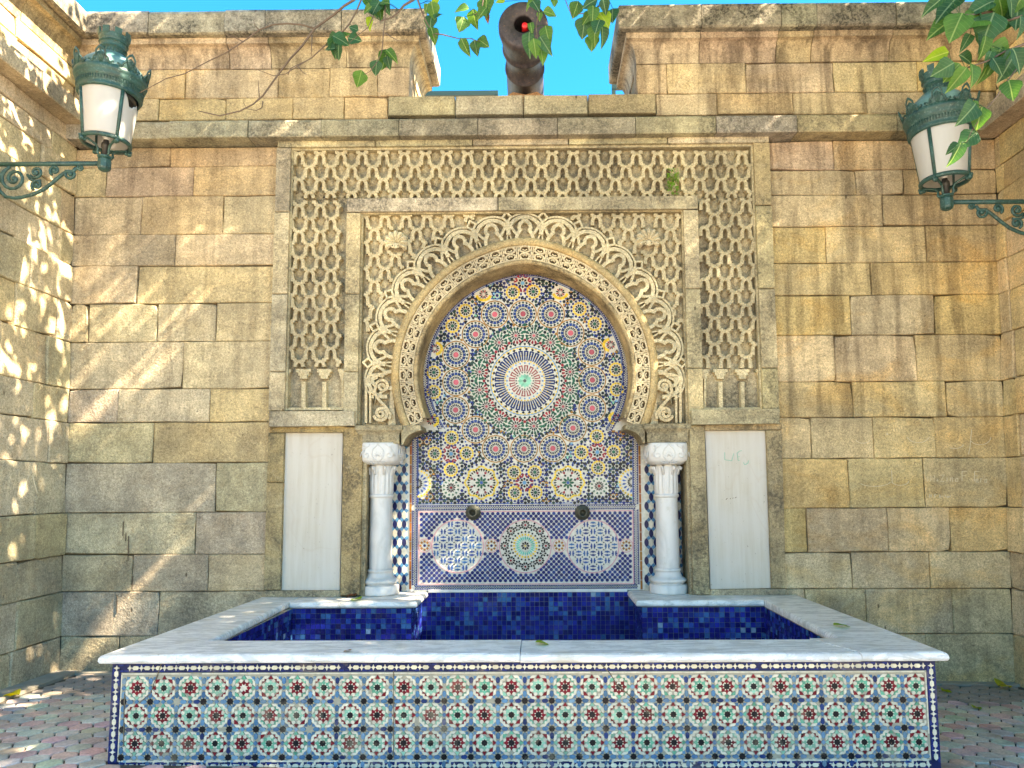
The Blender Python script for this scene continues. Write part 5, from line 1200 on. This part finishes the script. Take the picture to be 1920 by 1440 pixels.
for (xa, ya), (xb, yb), lab in (((700, 183), (934, 170), 'dark metal railing seen through the gap left of the cannon'), ((1147, 164), (1300, 158), 'short end of dark railing right of the cannon')):
    Dr = 7.6; a, b = PD(xa, ya, Dr), PD(xb, yb, Dr); b.z = a.z = (a.z + b.z) / 2 if xa < 900 else a.z; rl = thing('railing', lab, 'railing', ((a.x + b.x) / 2, a.y, zt2), 'terrace railings')
    mb = MB(); mb.box(min(a.x, b.x), max(a.x, b.x), a.y - .02, a.y + .02, a.z - .025, a.z + .025); mb.build('top_rail', RAILM, rl, a)
    for x in ((b.x - .02, a.x) if xa < 900 else (a.x + .02, b.x)):
        mb = MB(); mb.box(x - .02, x + .02, a.y - .018, a.y + .018, zt2, a.z - .025); mb.build('post', RAILM, rl, (x, a.y, zt2))

# ------------------------------------------------------------------ mulberry tree: trunk behind the viewer, crown overhead, twigs hanging into view
tree = thing('mulberry_tree', 'mulberry tree whose bare and leafy twigs hang in from the top edge', 'tree', (3.4, -9.6, .0))
mb = MB(); mb.tube([(3.4, -9.6, -.2), (3.38, -9.55, .5), (3.3, -9.4, 1.6), (3.35, -9.2, 2.8), (3.2, -8.9, 4.0)], [.34, .27, .22, .2, .18], 14); mb.build('trunk', BARK, tree, (3.4, -9.6, 0), True)
limbs = [[(3.2, -8.9, 3.9), (2.6, -7.4, 5.2), (1.8, -5.4, 6.2), (.8, -3.4, 6.9), (-.3, -1.6, 7.4)], [(3.2, -8.9, 3.9), (3.7, -7.2, 5.4), (4.0, -5.0, 6.6), (3.9, -2.8, 7.3), (3.2, -1.0, 7.7)], [(2.6, -7.4, 5.2), (1.0, -6.0, 6.4), (-.6, -4.4, 7.2), (-1.8, -2.8, 7.8)], [(3.3, -9.1, 3.2), (4.6, -9.8, 5), (5.6, -10.4, 6.6)], [(3.2, -8.9, 3.9), (1.6, -9.6, 5.6), (.2, -10, 7)]]
for l in limbs: mb = MB(); mb.tube(l, [.13 - .1 * i / len(l) for i in range(len(l))], 8); mb.build('limb', BARK, tree, l[0], True)
LV = [(0, 0), (.03, .22), (.12, .40), (.28, .49), (.46, .47), (.64, .37), (.80, .22), (.92, .08), (1.0, 0)]
def leaf_mesh(name, mat, fold, curl, wd, seed):
    r = random.Random(seed); vs = []; uv = []; fs = []
    for i, (v, hw) in enumerate(LV):
        hw = hw * wd * (1 + r.uniform(-.08, .08)); z = -curl * (v ** 2) + r.uniform(-.012, .012)
        for k, u in ((0, -1), (1, -.5), (2, 0), (3, .5), (4, 1)):
            vs.append((u * hw, v + (.05 * abs(u) * (1 if v < .15 else -.02)), z + fold * abs(u) * hw * 2 - .10 * (abs(u) > .8) * hw + r.uniform(-.008, .008))); uv.append((.5 + u * hw, v))
    n = len(LV); vs = vs[2:3] + vs[5:-5] + vs[-3:-2]; uv = uv[2:3] + uv[5:-5] + uv[-3:-2]
    m = len(vs) - 1
    fs += [(0, 1 + k, 2 + k) for k in range(4)]
    for i in range(n - 3):
        for k in range(4): a = 1 + i * 5 + k; fs.append((a, a + 5, a + 6, a + 1))
    a = 1 + (n - 3) * 5; fs += [(a + k, m, a + k + 1) for k in range(4)]
    me = bpy.data.meshes.new(name); me.from_pydata(vs, [], fs); u_ = me.uv_layers.new(name='UVMap')
    for lp in me.loops: u_.data[lp.index].uv = uv[lp.vertex_index]
    me.materials.append(mat); me.polygons.foreach_set('use_smooth', [True] * len(me.polygons)); return me
LM = {k: [leaf_mesh('leaf', m, .14 + .12 * i, .16 + .12 * i, .86 - .12 * i, i) for i in range(3)] for k, m in (('g', LEAF), ('d', LEAFD), ('y', LEAFY), ('r', LEAFR), ('f', FALLY))}
def put_leaf(parent, px, py, L, ang, D, key='g', face=None):
    """middle of the leaf at a pixel, its tip pointing at ang (0 = right, 90 = down in the picture), length in pixels"""
    a = rad(ang); dirv = CR @ Vector((math.cos(a), -math.sin(a), R.uniform(-.35, .35))).normalized()
    n = CR @ Vector((R.uniform(-.55, .55), R.uniform(-.4, .4) + .25, 1)) if face is None else face
    x = dirv.cross(n).normalized(); n = x.cross(dirv).normalized(); s = L * D / F
    c = PD(px, py, D) - dirv * s * .5
    o = link('leaf', R.choice(LM[key]), parent, c); o.rotation_mode = 'QUATERNION'; o.rotation_quaternion = Matrix((x, dirv, n)).transposed().to_quaternion(); o.scale = (s, s, s); return c
def twig(pts, D, r, leaves=(), D2=None):
    D2 = D2 or D; n = len(pts); q = [PD(x, y, D + (D2 - D) * i / (n - 1)) for i, (x, y) in enumerate(pts)]
    mb = MB(); mb.tube(q, [r * (1 - .65 * i / (n - 1)) for i in range(n)], 5); o = mb.build('branch', BARK, tree, q[0], True)
    st = MB()
    for l in leaves:
        c = put_leaf(o, *l[:4], D + (D2 - D) * .5 + R.uniform(-.05, .05), *(l[4:]))
        k = min(range(n), key=lambda i: (q[i] - c).length); st.tube([q[k], (q[k] + c) / 2 + Vector((0, 0, .004)), c], .0012 * D / 3, 4)
    if leaves: st.build('leaf_stalks', LEAFD, o, q[0], True)
    return o
twig([(700, -30), (663, 0), (645, 11), (626, 27), (590, 53), (567, 85), (544, 110), (521, 140), (493, 179), (475, 195), (450, 208), (412, 217), (385, 211), (372, 208)], 4.0, .0085)
twig([(590, 53), (565, 46), (539, 44), (512, 46), (486, 56), (459, 76), (420, 101), (390, 115), (347, 138), (312, 147), (288, 160), (262, 174)], 4.0, .0055)
twig([(683, -20), (677, 0), (668, 22), (655, 45), (642, 60), (610, 85), (585, 108), (558, 124), (535, 139), (512, 142), (484, 131)], 4.0, .0055,
     [(628, 88, 42, 80, 'd'), (640, 75, 36, 20, 'd'), (622, 72, 30, 150, 'd'), (634, 98, 30, 100, 'd'), (645, 66, 30, -30, 'g'), (665, 73, 30, 15, 'd'), (663, 53, 20, 200, 'd'), (618, 90, 26, 190, 'd')])
for a in ([(486, 56), (478, 48), (475, 37)], [(455, 78), (440, 70), (428, 66)], [(444, 86), (446, 92)], [(585, 66), (584, 95), (583, 108)], [(493, 190), (491, 202), (481, 207), (462, 204), (456, 192)], [(486, 182), (484, 150)], [(558, 124), (568, 136), (575, 140)], [(540, 140), (545, 128), (585, 108)]): twig(a, 4.0, .0035)
twig([(800, -25), (775, 0), (758, 10), (749, 20), (735, 33), (714, 39)], 3.7, .009, [(693, 8, 34, 60, 'g'), (704, 14, 34, 120, 'd'), (712, 22, 30, 80, 'g'), (698, 24, 28, 20, 'd'), (719, 4, 30, 200, 'g'), (693, 43, 26, 100, 'y'), (706, 5, 30, 90, 'd'), (688, 18, 24, 160, 'g'), (724, 14, 28, 60, 'd')])
twig([(722, 5), (722, 35), (719, 62), (716, 96), (710, 112), (694, 134), (682, 140)], 3.7, .004, [(721, 112, 40, 110, 'g'), (735, 103, 32, 40, 'g'), (705, 127, 30, 100, 'd'), (674, 148, 34, 110, 'g'), (728, 117, 26, 80, 'd')])
twig([(700, 30), (690, 52), (672, 65), (655, 80)], 3.7, .003); twig([(722, 62), (735, 70), (746, 76), (762, 75)], 3.7, .0025); twig([(724, 64), (738, 72), (740, 78)], 3.7, .0025)
twig([(780, -10), (786, 8), (792, 25), (800, 42), (808, 55), (815, 70)], 3.6, .006, [(812, 20, 34, 80, 'g'), (807, 42, 32, 100, 'd'), (813, 66, 34, 70, 'g'), (822, 28, 26, -60, 'd'), (815, 4, 24, 120, 'y'), (800, 15, 20, 100, 'g')])
twig([(815, 63), (830, 65), (850, 70), (862, 73), (880, 72), (900, 78)], 3.6, .004, [(872, 88, 36, 65, 'g'), (892, 90, 30, 80, 'd'), (906, 80, 30, 40, 'g')])
twig([(905, -20), (906, 0), (903, 18), (890, 28)], 3.5, .005, [(866, 16, 30, 170, 'g'), (866, 45, 36, 105, 'g'), (889, 36, 38, 85, 'g'), (911, 12, 44, 95, 'g'), (914, 34, 18, 95, 'r'), (903, 24, 30, 130, 'g')])
twig([(1010, -25), (1012, 0), (1010, 25), (1005, 50), (1008, 75), (1018, 95)], 3.4, .004, [(994, 6, 30, 150, 'g'), (1005, 10, 28, 60, 'd'), (1032, 24, 30, 5, 'g'), (1012, 30, 18, 90, 'g'), (996, 52, 24, 80, 'g'), (991, 82, 46, 95, 'd'), (1003, 90, 36, 80, 'g'), (1026, 66, 40, 80, 'g'), (1022, 84, 42, 60, 'd'), (1017, 104, 34, 75, 'g'), (938, 2, 20, 180, 'y')])
twig([(1055, -20), (1062, 5), (1068, 20), (1073, 30)], 3.4, .003, [(1039, 4, 20, 80, 'g')])
twig([(1150, -30), (1140, -2), (1120, 14), (1105, 24), (1085, 26)], 3.4, .006, [(1079, 18, 34, 110, 'g'), (1105, 6, 34, 160, 'd'), (1112, 26, 36, 90, 'g'), (1133, 36, 40, 60, 'y'), (1094, 52, 42, 100, 'd'), (1114, 66, 40, 95, 'g'), (1132, 66, 44, 75, 'd'), (1110, 80, 34, 95, 'g'), (1134, 12, 32, 70, 'd'), (1148, 28, 34, 95, 'd'), (1120, 48, 34, 110, 'd'), (1100, 34, 28, 130, 'g')])
twig([(1960, -30), (1900, 5), (1868, 20), (1825, 28), (1800, 28), (1778, 45)], 2.9, .008, [(1752, 6, 52, 150, 'd'), (1778, 10, 70, 140, 'd'), (1768, 46, 66, 150, 'g'), (1793, 50, 62, 115, 'g'), (1826, 38, 66, 160, 'g'), (1844, 38, 44, 70, 'd'), (1852, 55, 70, 110, 'd'), (1812, 78, 36, 120, 'd'), (1838, 12, 60, 160, 'd'), (1862, 20, 40, 100, 'g'), (1878, 14, 46, 60, 'g'), (1868, 6, 40, 30, 'd')])
twig([(1960, 10), (1916, 30), (1890, 38), (1866, 46), (1845, 70)], 2.9, .007, [(1884, 42, 62, 140, 'd'), (1908, 28, 60, 100, 'd'), (1898, 8, 56, 60, 'd'), (1846, 88, 44, 95, 'g'), (1838, 78, 40, 70, 'd'), (1854, 108, 30, 115, 'd'), (1912, 2, 50, 120, 'g'), (1893, 30, 50, 30, 'd'), (1915, 50, 44, 80, 'd')])
twig([(1960, 62), (1915, 85), (1885, 96), (1850, 115), (1810, 128), (1790, 140)], 2.9, .006, [(1826, 138, 50, 85, 'g'), (1852, 130, 54, 100, 'g'), (1880, 98, 62, 20, 'g'), (1868, 108, 58, 120, 'g'), (1893, 122, 66, 115, 'd'), (1910, 112, 52, 60, 'd'), (1815, 110, 42, 15, 'd'), (1796, 148, 52, 125, 'g'), (1896, 168, 46, 88, 'g'), (1756, 104, 44, 170, 'y'), (1768, 130, 46, 150, 'd'), (1784, 136, 42, 130, 'g'), (1872, 124, 40, 60, 'd')])
twig([(1905, 130), (1880, 165), (1862, 190), (1850, 205), (1838, 222), (1822, 245), (1812, 268)], 2.9, .0035, [(1816, 212, 58, 130, 'd'), (1836, 222, 44, 100, 'g'), (1826, 205, 40, 60, 'g'), (1814, 262, 46, 140, 'd'), (1793, 290, 46, 105, 'd'), (1787, 278, 30, 150, 'd')])
# the crown overhead (outside the picture; it throws the dappled shade)
cm = MB(); nl = 0; RR = random.Random(3)
clumps = []
while len(clumps) < 14:
    x, y = RR.uniform(-3.2, 5.4), RR.uniform(-7.6, .4); lo = 1.9 + .72 * max(.2, (y - CAMP.y)) + .25; z = RR.uniform(max(lo, 4.6), max(lo, 4.6) + 2.2)
    clumps.append((x, y, z, RR.uniform(.35, .75)))
def over(p, n, r0, r1):                            # unseen leaf clumps added along the sun's path to shade a chosen place
    k = 0
    while k < n:
        q = Vector((RR.uniform(*p[0]), RR.uniform(*p[1]), RR.uniform(*p[2]))); zz = RR.uniform(5.6, 8.4); c_ = q + SD * ((zz - q.z) / SD.z)
        if c_.z > 2.3 + .72 * max(.2, c_.y - CAMP.y) and c_.x < 6.5: clumps.append((c_.x, c_.y, c_.z, RR.uniform(r0, r1))); k += 1
over(((-3.9, -.6), (-4.5, -.9), (0, .7)), 105, .4, .8); over(((-3.9, -1.4), (-1.6, -.05), (0, 1.0)), 44, .35, .7); over(((-2.5, -1.2), (-.05, .2), (.5, 2.2)), 16, .18, .34); over(((-4.0, -3.7), (-2.4, 0), (.2, 2.2)), 52, .3, .5); over(((-2.6, -.6), (-2.4, -.2), (.6, .9)), 40, .35, .6); over(((-4.0, -3.7), (-2.4, 0), (.5, 5)), 84, .3, .55); over(((-3.8, -.8), (-.05, 0), (1, 5.4)), 24, .3, .5); over(((-2.2, 3.6), (-.1, 0), (2.8, 5.5)), 46, .3, .5); over(((-3.9, -2), (-.1, 0), (4.2, 5.6)), 22, .3, .5)
for x, y, z, r in clumps:
    for _ in range(44):
        d = Vector((RR.gauss(0, 1), RR.gauss(0, 1), RR.gauss(0, .6))); d = d.normalized() * r * RR.random() ** .45; p = Vector((x, y, z)) + d
        q = proj(p)
        if q and q[1] > -60 and -200 < q[0] < 2120: continue
        s = RR.uniform(.09, .15); nrm = Vector((RR.gauss(0, .6), RR.gauss(0, .6), 1)).normalized(); a = nrm.orthogonal().normalized(); a.rotate(Matrix.Rotation(RR.uniform(0, 6.28), 3, nrm)); b = nrm.cross(a)
        cm.add([p - a * s * .5, p - a * s * .2 + b * s * .38, p + a * s * .25 + b * s * .28, p + a * s * .6, p + a * s * .25 - b * s * .28, p - a * s * .2 - b * s * .38], [(0, 1, 2, 3), (0, 3, 4, 5)])
cm.build('crown', LEAF, tree, (1, -5, 6), kind='stuff')

# ------------------------------------------------------------------ ground and paving
mb = MB(); mb.add([(x, y, GZ(x, y) - .03) for x, y in ((-80, -90), (80, -90), (80, .3), (-80, .3))] + [(-900, -900, -3), (900, -900, -3), (900, 900, -3), (-900, 900, -3)], [(0, 1, 2, 3), (4, 5, 6, 7)]); mb.build('ground', PLAZA, None, kind='structure')
pv = thing('pavement', None, None, (0, -3, 0), kind='structure')
mb = MB(); e = -.012
xy = [(-4.4, -16), (4.6, -16), (4.6, .02), (-4.4, .02)]; mb.add([(x, y, GZ(x, y) + e) for x, y in xy] + [(x, y, -.9) for x, y in xy], [(0, 1, 2, 3)] + [(i, (i + 1) % 4, (i + 1) % 4 + 4, i + 4) for i in range(4)]); mb.build('joint_bed', PJOINT, pv, (0, -3, 0))
HW, HH = .153, .128; cells = []
for c_ in range(-38, 40):
    for r in range(0, 118):
        x = c_ * HW * .75 + .02; y = -.14 - r * HH - (HH / 2 if c_ % 2 else 0)
        if x < XLW(.0) + .20 or x > XRW(0) - .06 or y < -14: continue
        if BX0 - .02 < x < BX1 + .02 and y > BY - .03: continue
        p = proj((x, y, GZ(x, y))); vis = p is not None and -40 < p[0] < 1960 and p[1] < 1475
        cells.append(((p[2] if vis else 1e6 - y), x, y, c_, r))
cells.sort(); far = MB(); cache = {}; PCOL = {0: [(.60, .425, .365), (.64, .47, .41), (.56, .40, .345)], 1: [(.53, .515, .435), (.49, .475, .40), (.58, .56, .48)]}
def hexa(c, x, y, tilt):
    k = [(math.cos(rad(60 * i)) * HW / 2 * .985, math.sin(rad(60 * i)) * HH / math.sqrt(3) * .985) for i in range(6)]; g = .0035; ch = .007
    f = 1 - g / (HW / 2); f2 = f - ch / (HW / 2); Q = lambda a, b, z: Vector(c) + Vector((a, b, z + GZ(x + a, y + b) - GZ(x, y) + tilt[0] * a + tilt[1] * b))
    return [Q(a * f2, b * f2, 0) for a, b in k] + [Q(a * f, b * f, -.005) for a, b in k] + [Q(a * f, b * f, -.03) for a, b in k], [tuple(range(6))] + [(i + o, i + 6 + o, (i + 1) % 6 + 6 + o, (i + 1) % 6 + o) for o in (0, 6) for i in range(6)]
pm = []
for i in range(8): m = MB(); m.add(*hexa((0, 0, 0), 0, 0, (R.uniform(-.03, .03), R.uniform(-.03, .03)))); pm.append(m.mesh('paver', PAVER))
for n, (d, x, y, c_, r) in enumerate(cells):
    col = R.choice(PCOL[(r + (0 if c_ % 2 else 0)) % 2]); col = (*[v * R.uniform(.88, 1.12) for v in col], 1)
    if R.random() < .05: col = (.48, .45, .37, 1)
    if n < 298: link('paver', R.choice(pm), pv, (x, y, GZ(x, y) + R.uniform(-.002, .003)), color=col)
    else: far.add(*hexa((x, y, GZ(x, y) + R.uniform(-.002, .003)), x, y, (R.uniform(-.02, .02), R.uniform(-.02, .02))))
far.build('far_pavers', PAVER, pv, (0, -8, 0), kind='stuff', color=(.33, .28, .245, 1))
mb = MB(); x0 = XLW(.05)
for i in range(12):
    a, b = -.02 - i * .5, -.02 - i * .5 - .492; vs = [(x, y, GZ(x, y) + z) for x in (x0 - .02, x0 + .16 + R.uniform(-.02, .02)) for y in (a, b) for z in (-.1, .012)]; mb.add(vs, [(0, 1, 3, 2), (4, 6, 7, 5), (0, 4, 5, 1), (2, 3, 7, 6), (1, 5, 7, 3), (0, 2, 6, 4)])
for a, b in ((x0, BX0 - .1), (BX1 + .1, XRW(0.))): vs = [(x, y, GZ(x, y) + z) for x in (a, b) for y in (-.09, .0) for z in (-.1, .008)]; mb.add(vs, [(0, 1, 3, 2), (4, 6, 7, 5), (0, 4, 5, 1), (2, 3, 7, 6), (1, 5, 7, 3), (0, 2, 6, 4)])
mb.build('edging', KERB, pv, (x0, -2, 0))

# ------------------------------------------------------------------ small things: fallen leaves, weed, scratches
def fallen(px, py, z, L, ang, key, label, lift=.012, tilt=.1):
    c = PZ(px, py, z(px) if callable(z) else z); m = R.choice(LM[key]); a = rad(ang)
    o = bpy.data.objects.new('fallen_leaf', m); C.objects.link(o); o.location = c + Vector((0, 0, lift)); o.rotation_euler = (R.uniform(-tilt, tilt), R.uniform(-tilt, tilt), a); o.scale = (L, L, L); o['label'] = label; o['category'] = 'leaf'; o['group'] = 'fallen leaves'
    return o
def gp(px, py):
    p = PZ(px, py, 0)
    for _ in range(6): p = PZ(px, py, GZ(p.x, p.y))
    return p.z
fallen(36, 1308, gp(36, 1308), .16, 80, 'f', 'yellow fallen leaf on the paving by the left wall', .018)
fallen(1003, 1209, ZR_, .10, -80, 'y', 'yellow fallen leaf lying on the front marble rim', .014)
fallen(1563, 1177, ZR_, .11, -85, 'y', 'green leaf lying on the right marble rim', .016)
fallen(1872, 1294, gp(1872, 1294), .18, -60, 'f', 'large yellow black-veined fallen leaf on paving in the right corner', .03, .3)
fallen(1766, 1299, gp(1766, 1299), .11, -70, 'y', 'small green leaf on paving close beside the basin corner', .014)
fallen(1826, 1331, gp(1826, 1331), .09, -60, 'y', 'small bright green leaf in the middle of the right paving', .014)
fallen(668, 1121, ZR_, .10, 70, 'r', 'brown withered leaf by the foot of the left column', .02, .3)
fallen(676, 1126, ZR_, .11, 60, 'y', 'pale green leaf on the marble ledge under a brown leaf', .012)
fallen(658, 1223, ZR_, .05, 70, 'r', 'tiny dark leaf on the left part of the front marble rim', .01)
wd = thing('small_weed', 'small green weed growing from the carved lattice at upper right', 'plant', (P(1262, 360, 0)[0], -.02, P(1262, 360, 0)[1]))
for k in range(3):
    mb = MB(); rr = random.Random(k)
    for _ in range(26):
        u, v = 1250 + rr.random() * 22, 318 + rr.random() * 48; x, z = P(u, v, -.05); y = -.03 - rr.random() * .06; s = .016 + rr.random() * .012; d = Vector((rr.gauss(0, 1), rr.gauss(0, 1), rr.gauss(0, 1))).normalized(); e = d.orthogonal().normalized(); p = Vector((x, y, z)); mb.add([p - d * s, p + e * s * .5, p + d * s, p - e * s * .5], [(0, 1, 2, 3)])
    u = 1256 + k * 6; mb.tube([Vector((P(u, 366, 0)[0], -.01, P(u, 366, 0)[1])), Vector((P(u + 3, 340, 0)[0], -.05, P(u + 3, 340, 0)[1])), Vector((P(u, 322, 0)[0], -.07, P(u, 322, 0)[1]))], .003, 4); mb.build('sprig', WEED, wd, (P(1262, 360, 0)[0], -.02, P(1262, 360, 0)[1]))
def scr(name, strokes, parent, mat, wd_=1.3, Y=-.008):
    mb = MB()
    for st in strokes: mb.strip(st, wd_, Y, Y + .004)
    c = P(*strokes[0][0], Y); mb.build(name, mat, parent, (c[0], Y, c[1]))
curve = lambda cx, cy, rx, ry, a0, a1: [(cx + rx * math.cos(rad(a0 + (a1 - a0) * i / 10)), cy + ry * math.sin(rad(a0 + (a1 - a0) * i / 10))) for i in range(11)]
scr('scratched_marks', [curve(1722, 814, 22, 16, 20, 160), curve(1838, 820, 20, 14, 0, 150), [(1822, 805), (1819, 838), (1816, 852)], curve(1790, 832, 17, 9, 10, 120), curve(1640, 902, 30, 10, 10, 150), [(1672, 882), (1673, 905)], curve(1688, 902, 16, 8, 0, 160), [(1661, 812), (1664, 812), (1665, 815), (1661, 815)], curve(1618, 822, 14, 9, 20, 160)], rear, SCRATCH, .9)
# letters scratched on the block below: T N. Z iii F Fnra   and   N.F.hilor
Lt = []
def word(x, y, h, w_, chars):
    G = {'T': [[(0, 0), (1, 0)], [(.5, 0), (.5, 1)]], 'N': [[(0, 1), (0, 0), (1, 1), (1, 0)]], 'Z': [[(0, 0), (1, 0), (0, 1), (1, 1)]], 'F': [[(1, 0), (0, 0), (0, 1)], [(0, .45), (.8, .45)]], 'i': [[(.5, .35), (.5, 1)]], 'n': [[(.1, 1), (.1, .4)], [(.1, .5), (.6, .4), (.7, 1)]], 'r': [[(.2, 1), (.2, .4), (.8, .4)]], 'a': [[(.8, 1), (.8, .5), (.2, .55), (.2, .95), (.8, .95)]], '+': [[(.2, .8), (.8, .8)], [(.5, .6), (.5, 1)]], '.': [[(.4, .9), (.6, .9)]], 'h': [[(.1, 0), (.1, 1)], [(.1, .5), (.8, .5), (.8, 1)]], 'l': [[(.4, 0), (.4, 1)]], 'o': [[(.1, .5), (.8, .5), (.8, 1), (.1, 1), (.1, .5)]], 'V': [[(0, 0), (.5, 1), (1, 0)]], 'A': [[(0, 1), (.5, 0), (1, 1)]]}
    for i, ch in enumerate(chars):
        if ch == ' ': continue
        for st in G[ch]: Lt.append([(x + i * w_ * 1.3 + a * w_, y + b * h + R.uniform(-.5, .5)) for a, b in st])
word(1736, 891, 12, 7, 'TN+Zina'); word(1804, 884, 18, 9, 'F F'); word(1830, 893, 12, 6, 'nra'); word(1743, 927, 6, 3.6, 'N.F.hilor')
scr('scratched_letters', Lt, rear, SCRATCH, .95)
Lt = []
word(1358, 848, 16, 16, ''); scr('green_scribble', [[(1359, 848), (1359, 862), (1372, 864), (1376, 850)], [(1382, 849), (1384, 863), (1387, 864)], [(1382, 850), (1386, 846), (1391, 845)], [(1383, 857), (1387, 856)], [(1394, 867), (1396, 871), (1399, 871), (1401, 868)], [(1402, 870), (1404, 863)]], por, MARKER, 1.1, .001)
scr('dark_scribble', [[(1361, 937), (1364, 934)], [(1369, 936), (1370, 934)], [(1374, 935), (1375, 933)], [(1378, 934), (1381, 932)]], por, SCRD, .9, .001)
# big scratched letters V A A on the left wall
mb = MB()
def LWp(px, py):
    d = CR @ Vector(((px - PPX) / F, -(py - PPY) / F, -1)); x = XLW(1.6) + .006
    for _ in range(4): t_ = (x - CAMP.x) / d.x; p = CAMP + d * t_; x = XLW(p.z) + .008
    return p
for st in ([(8, 893), (14, 920), (19, 890)], [(24, 916), (32, 885), (42, 918)], [(44, 918), (58, 882), (70, 925)], [(38, 993), (50, 970), (58, 995)], [(44, 984), (55, 983)], [(50, 972), (51, 998)]): mb.tube([LWp(*p) for p in st], .0045, 4)
mb.build('scratched_letters', SCRATCH, LW, LWp(32, 885))
# dark drips on the lower left blocks
scr('dark_drip', [[(231, 978), (230, 1005)], [(241, 1005), (240, 1052)], [(236, 1000), (235, 1015)], [(219, 1115), (219, 1150)], [(249, 1080), (247, 1105)]], rear, SCRD, 1.6)
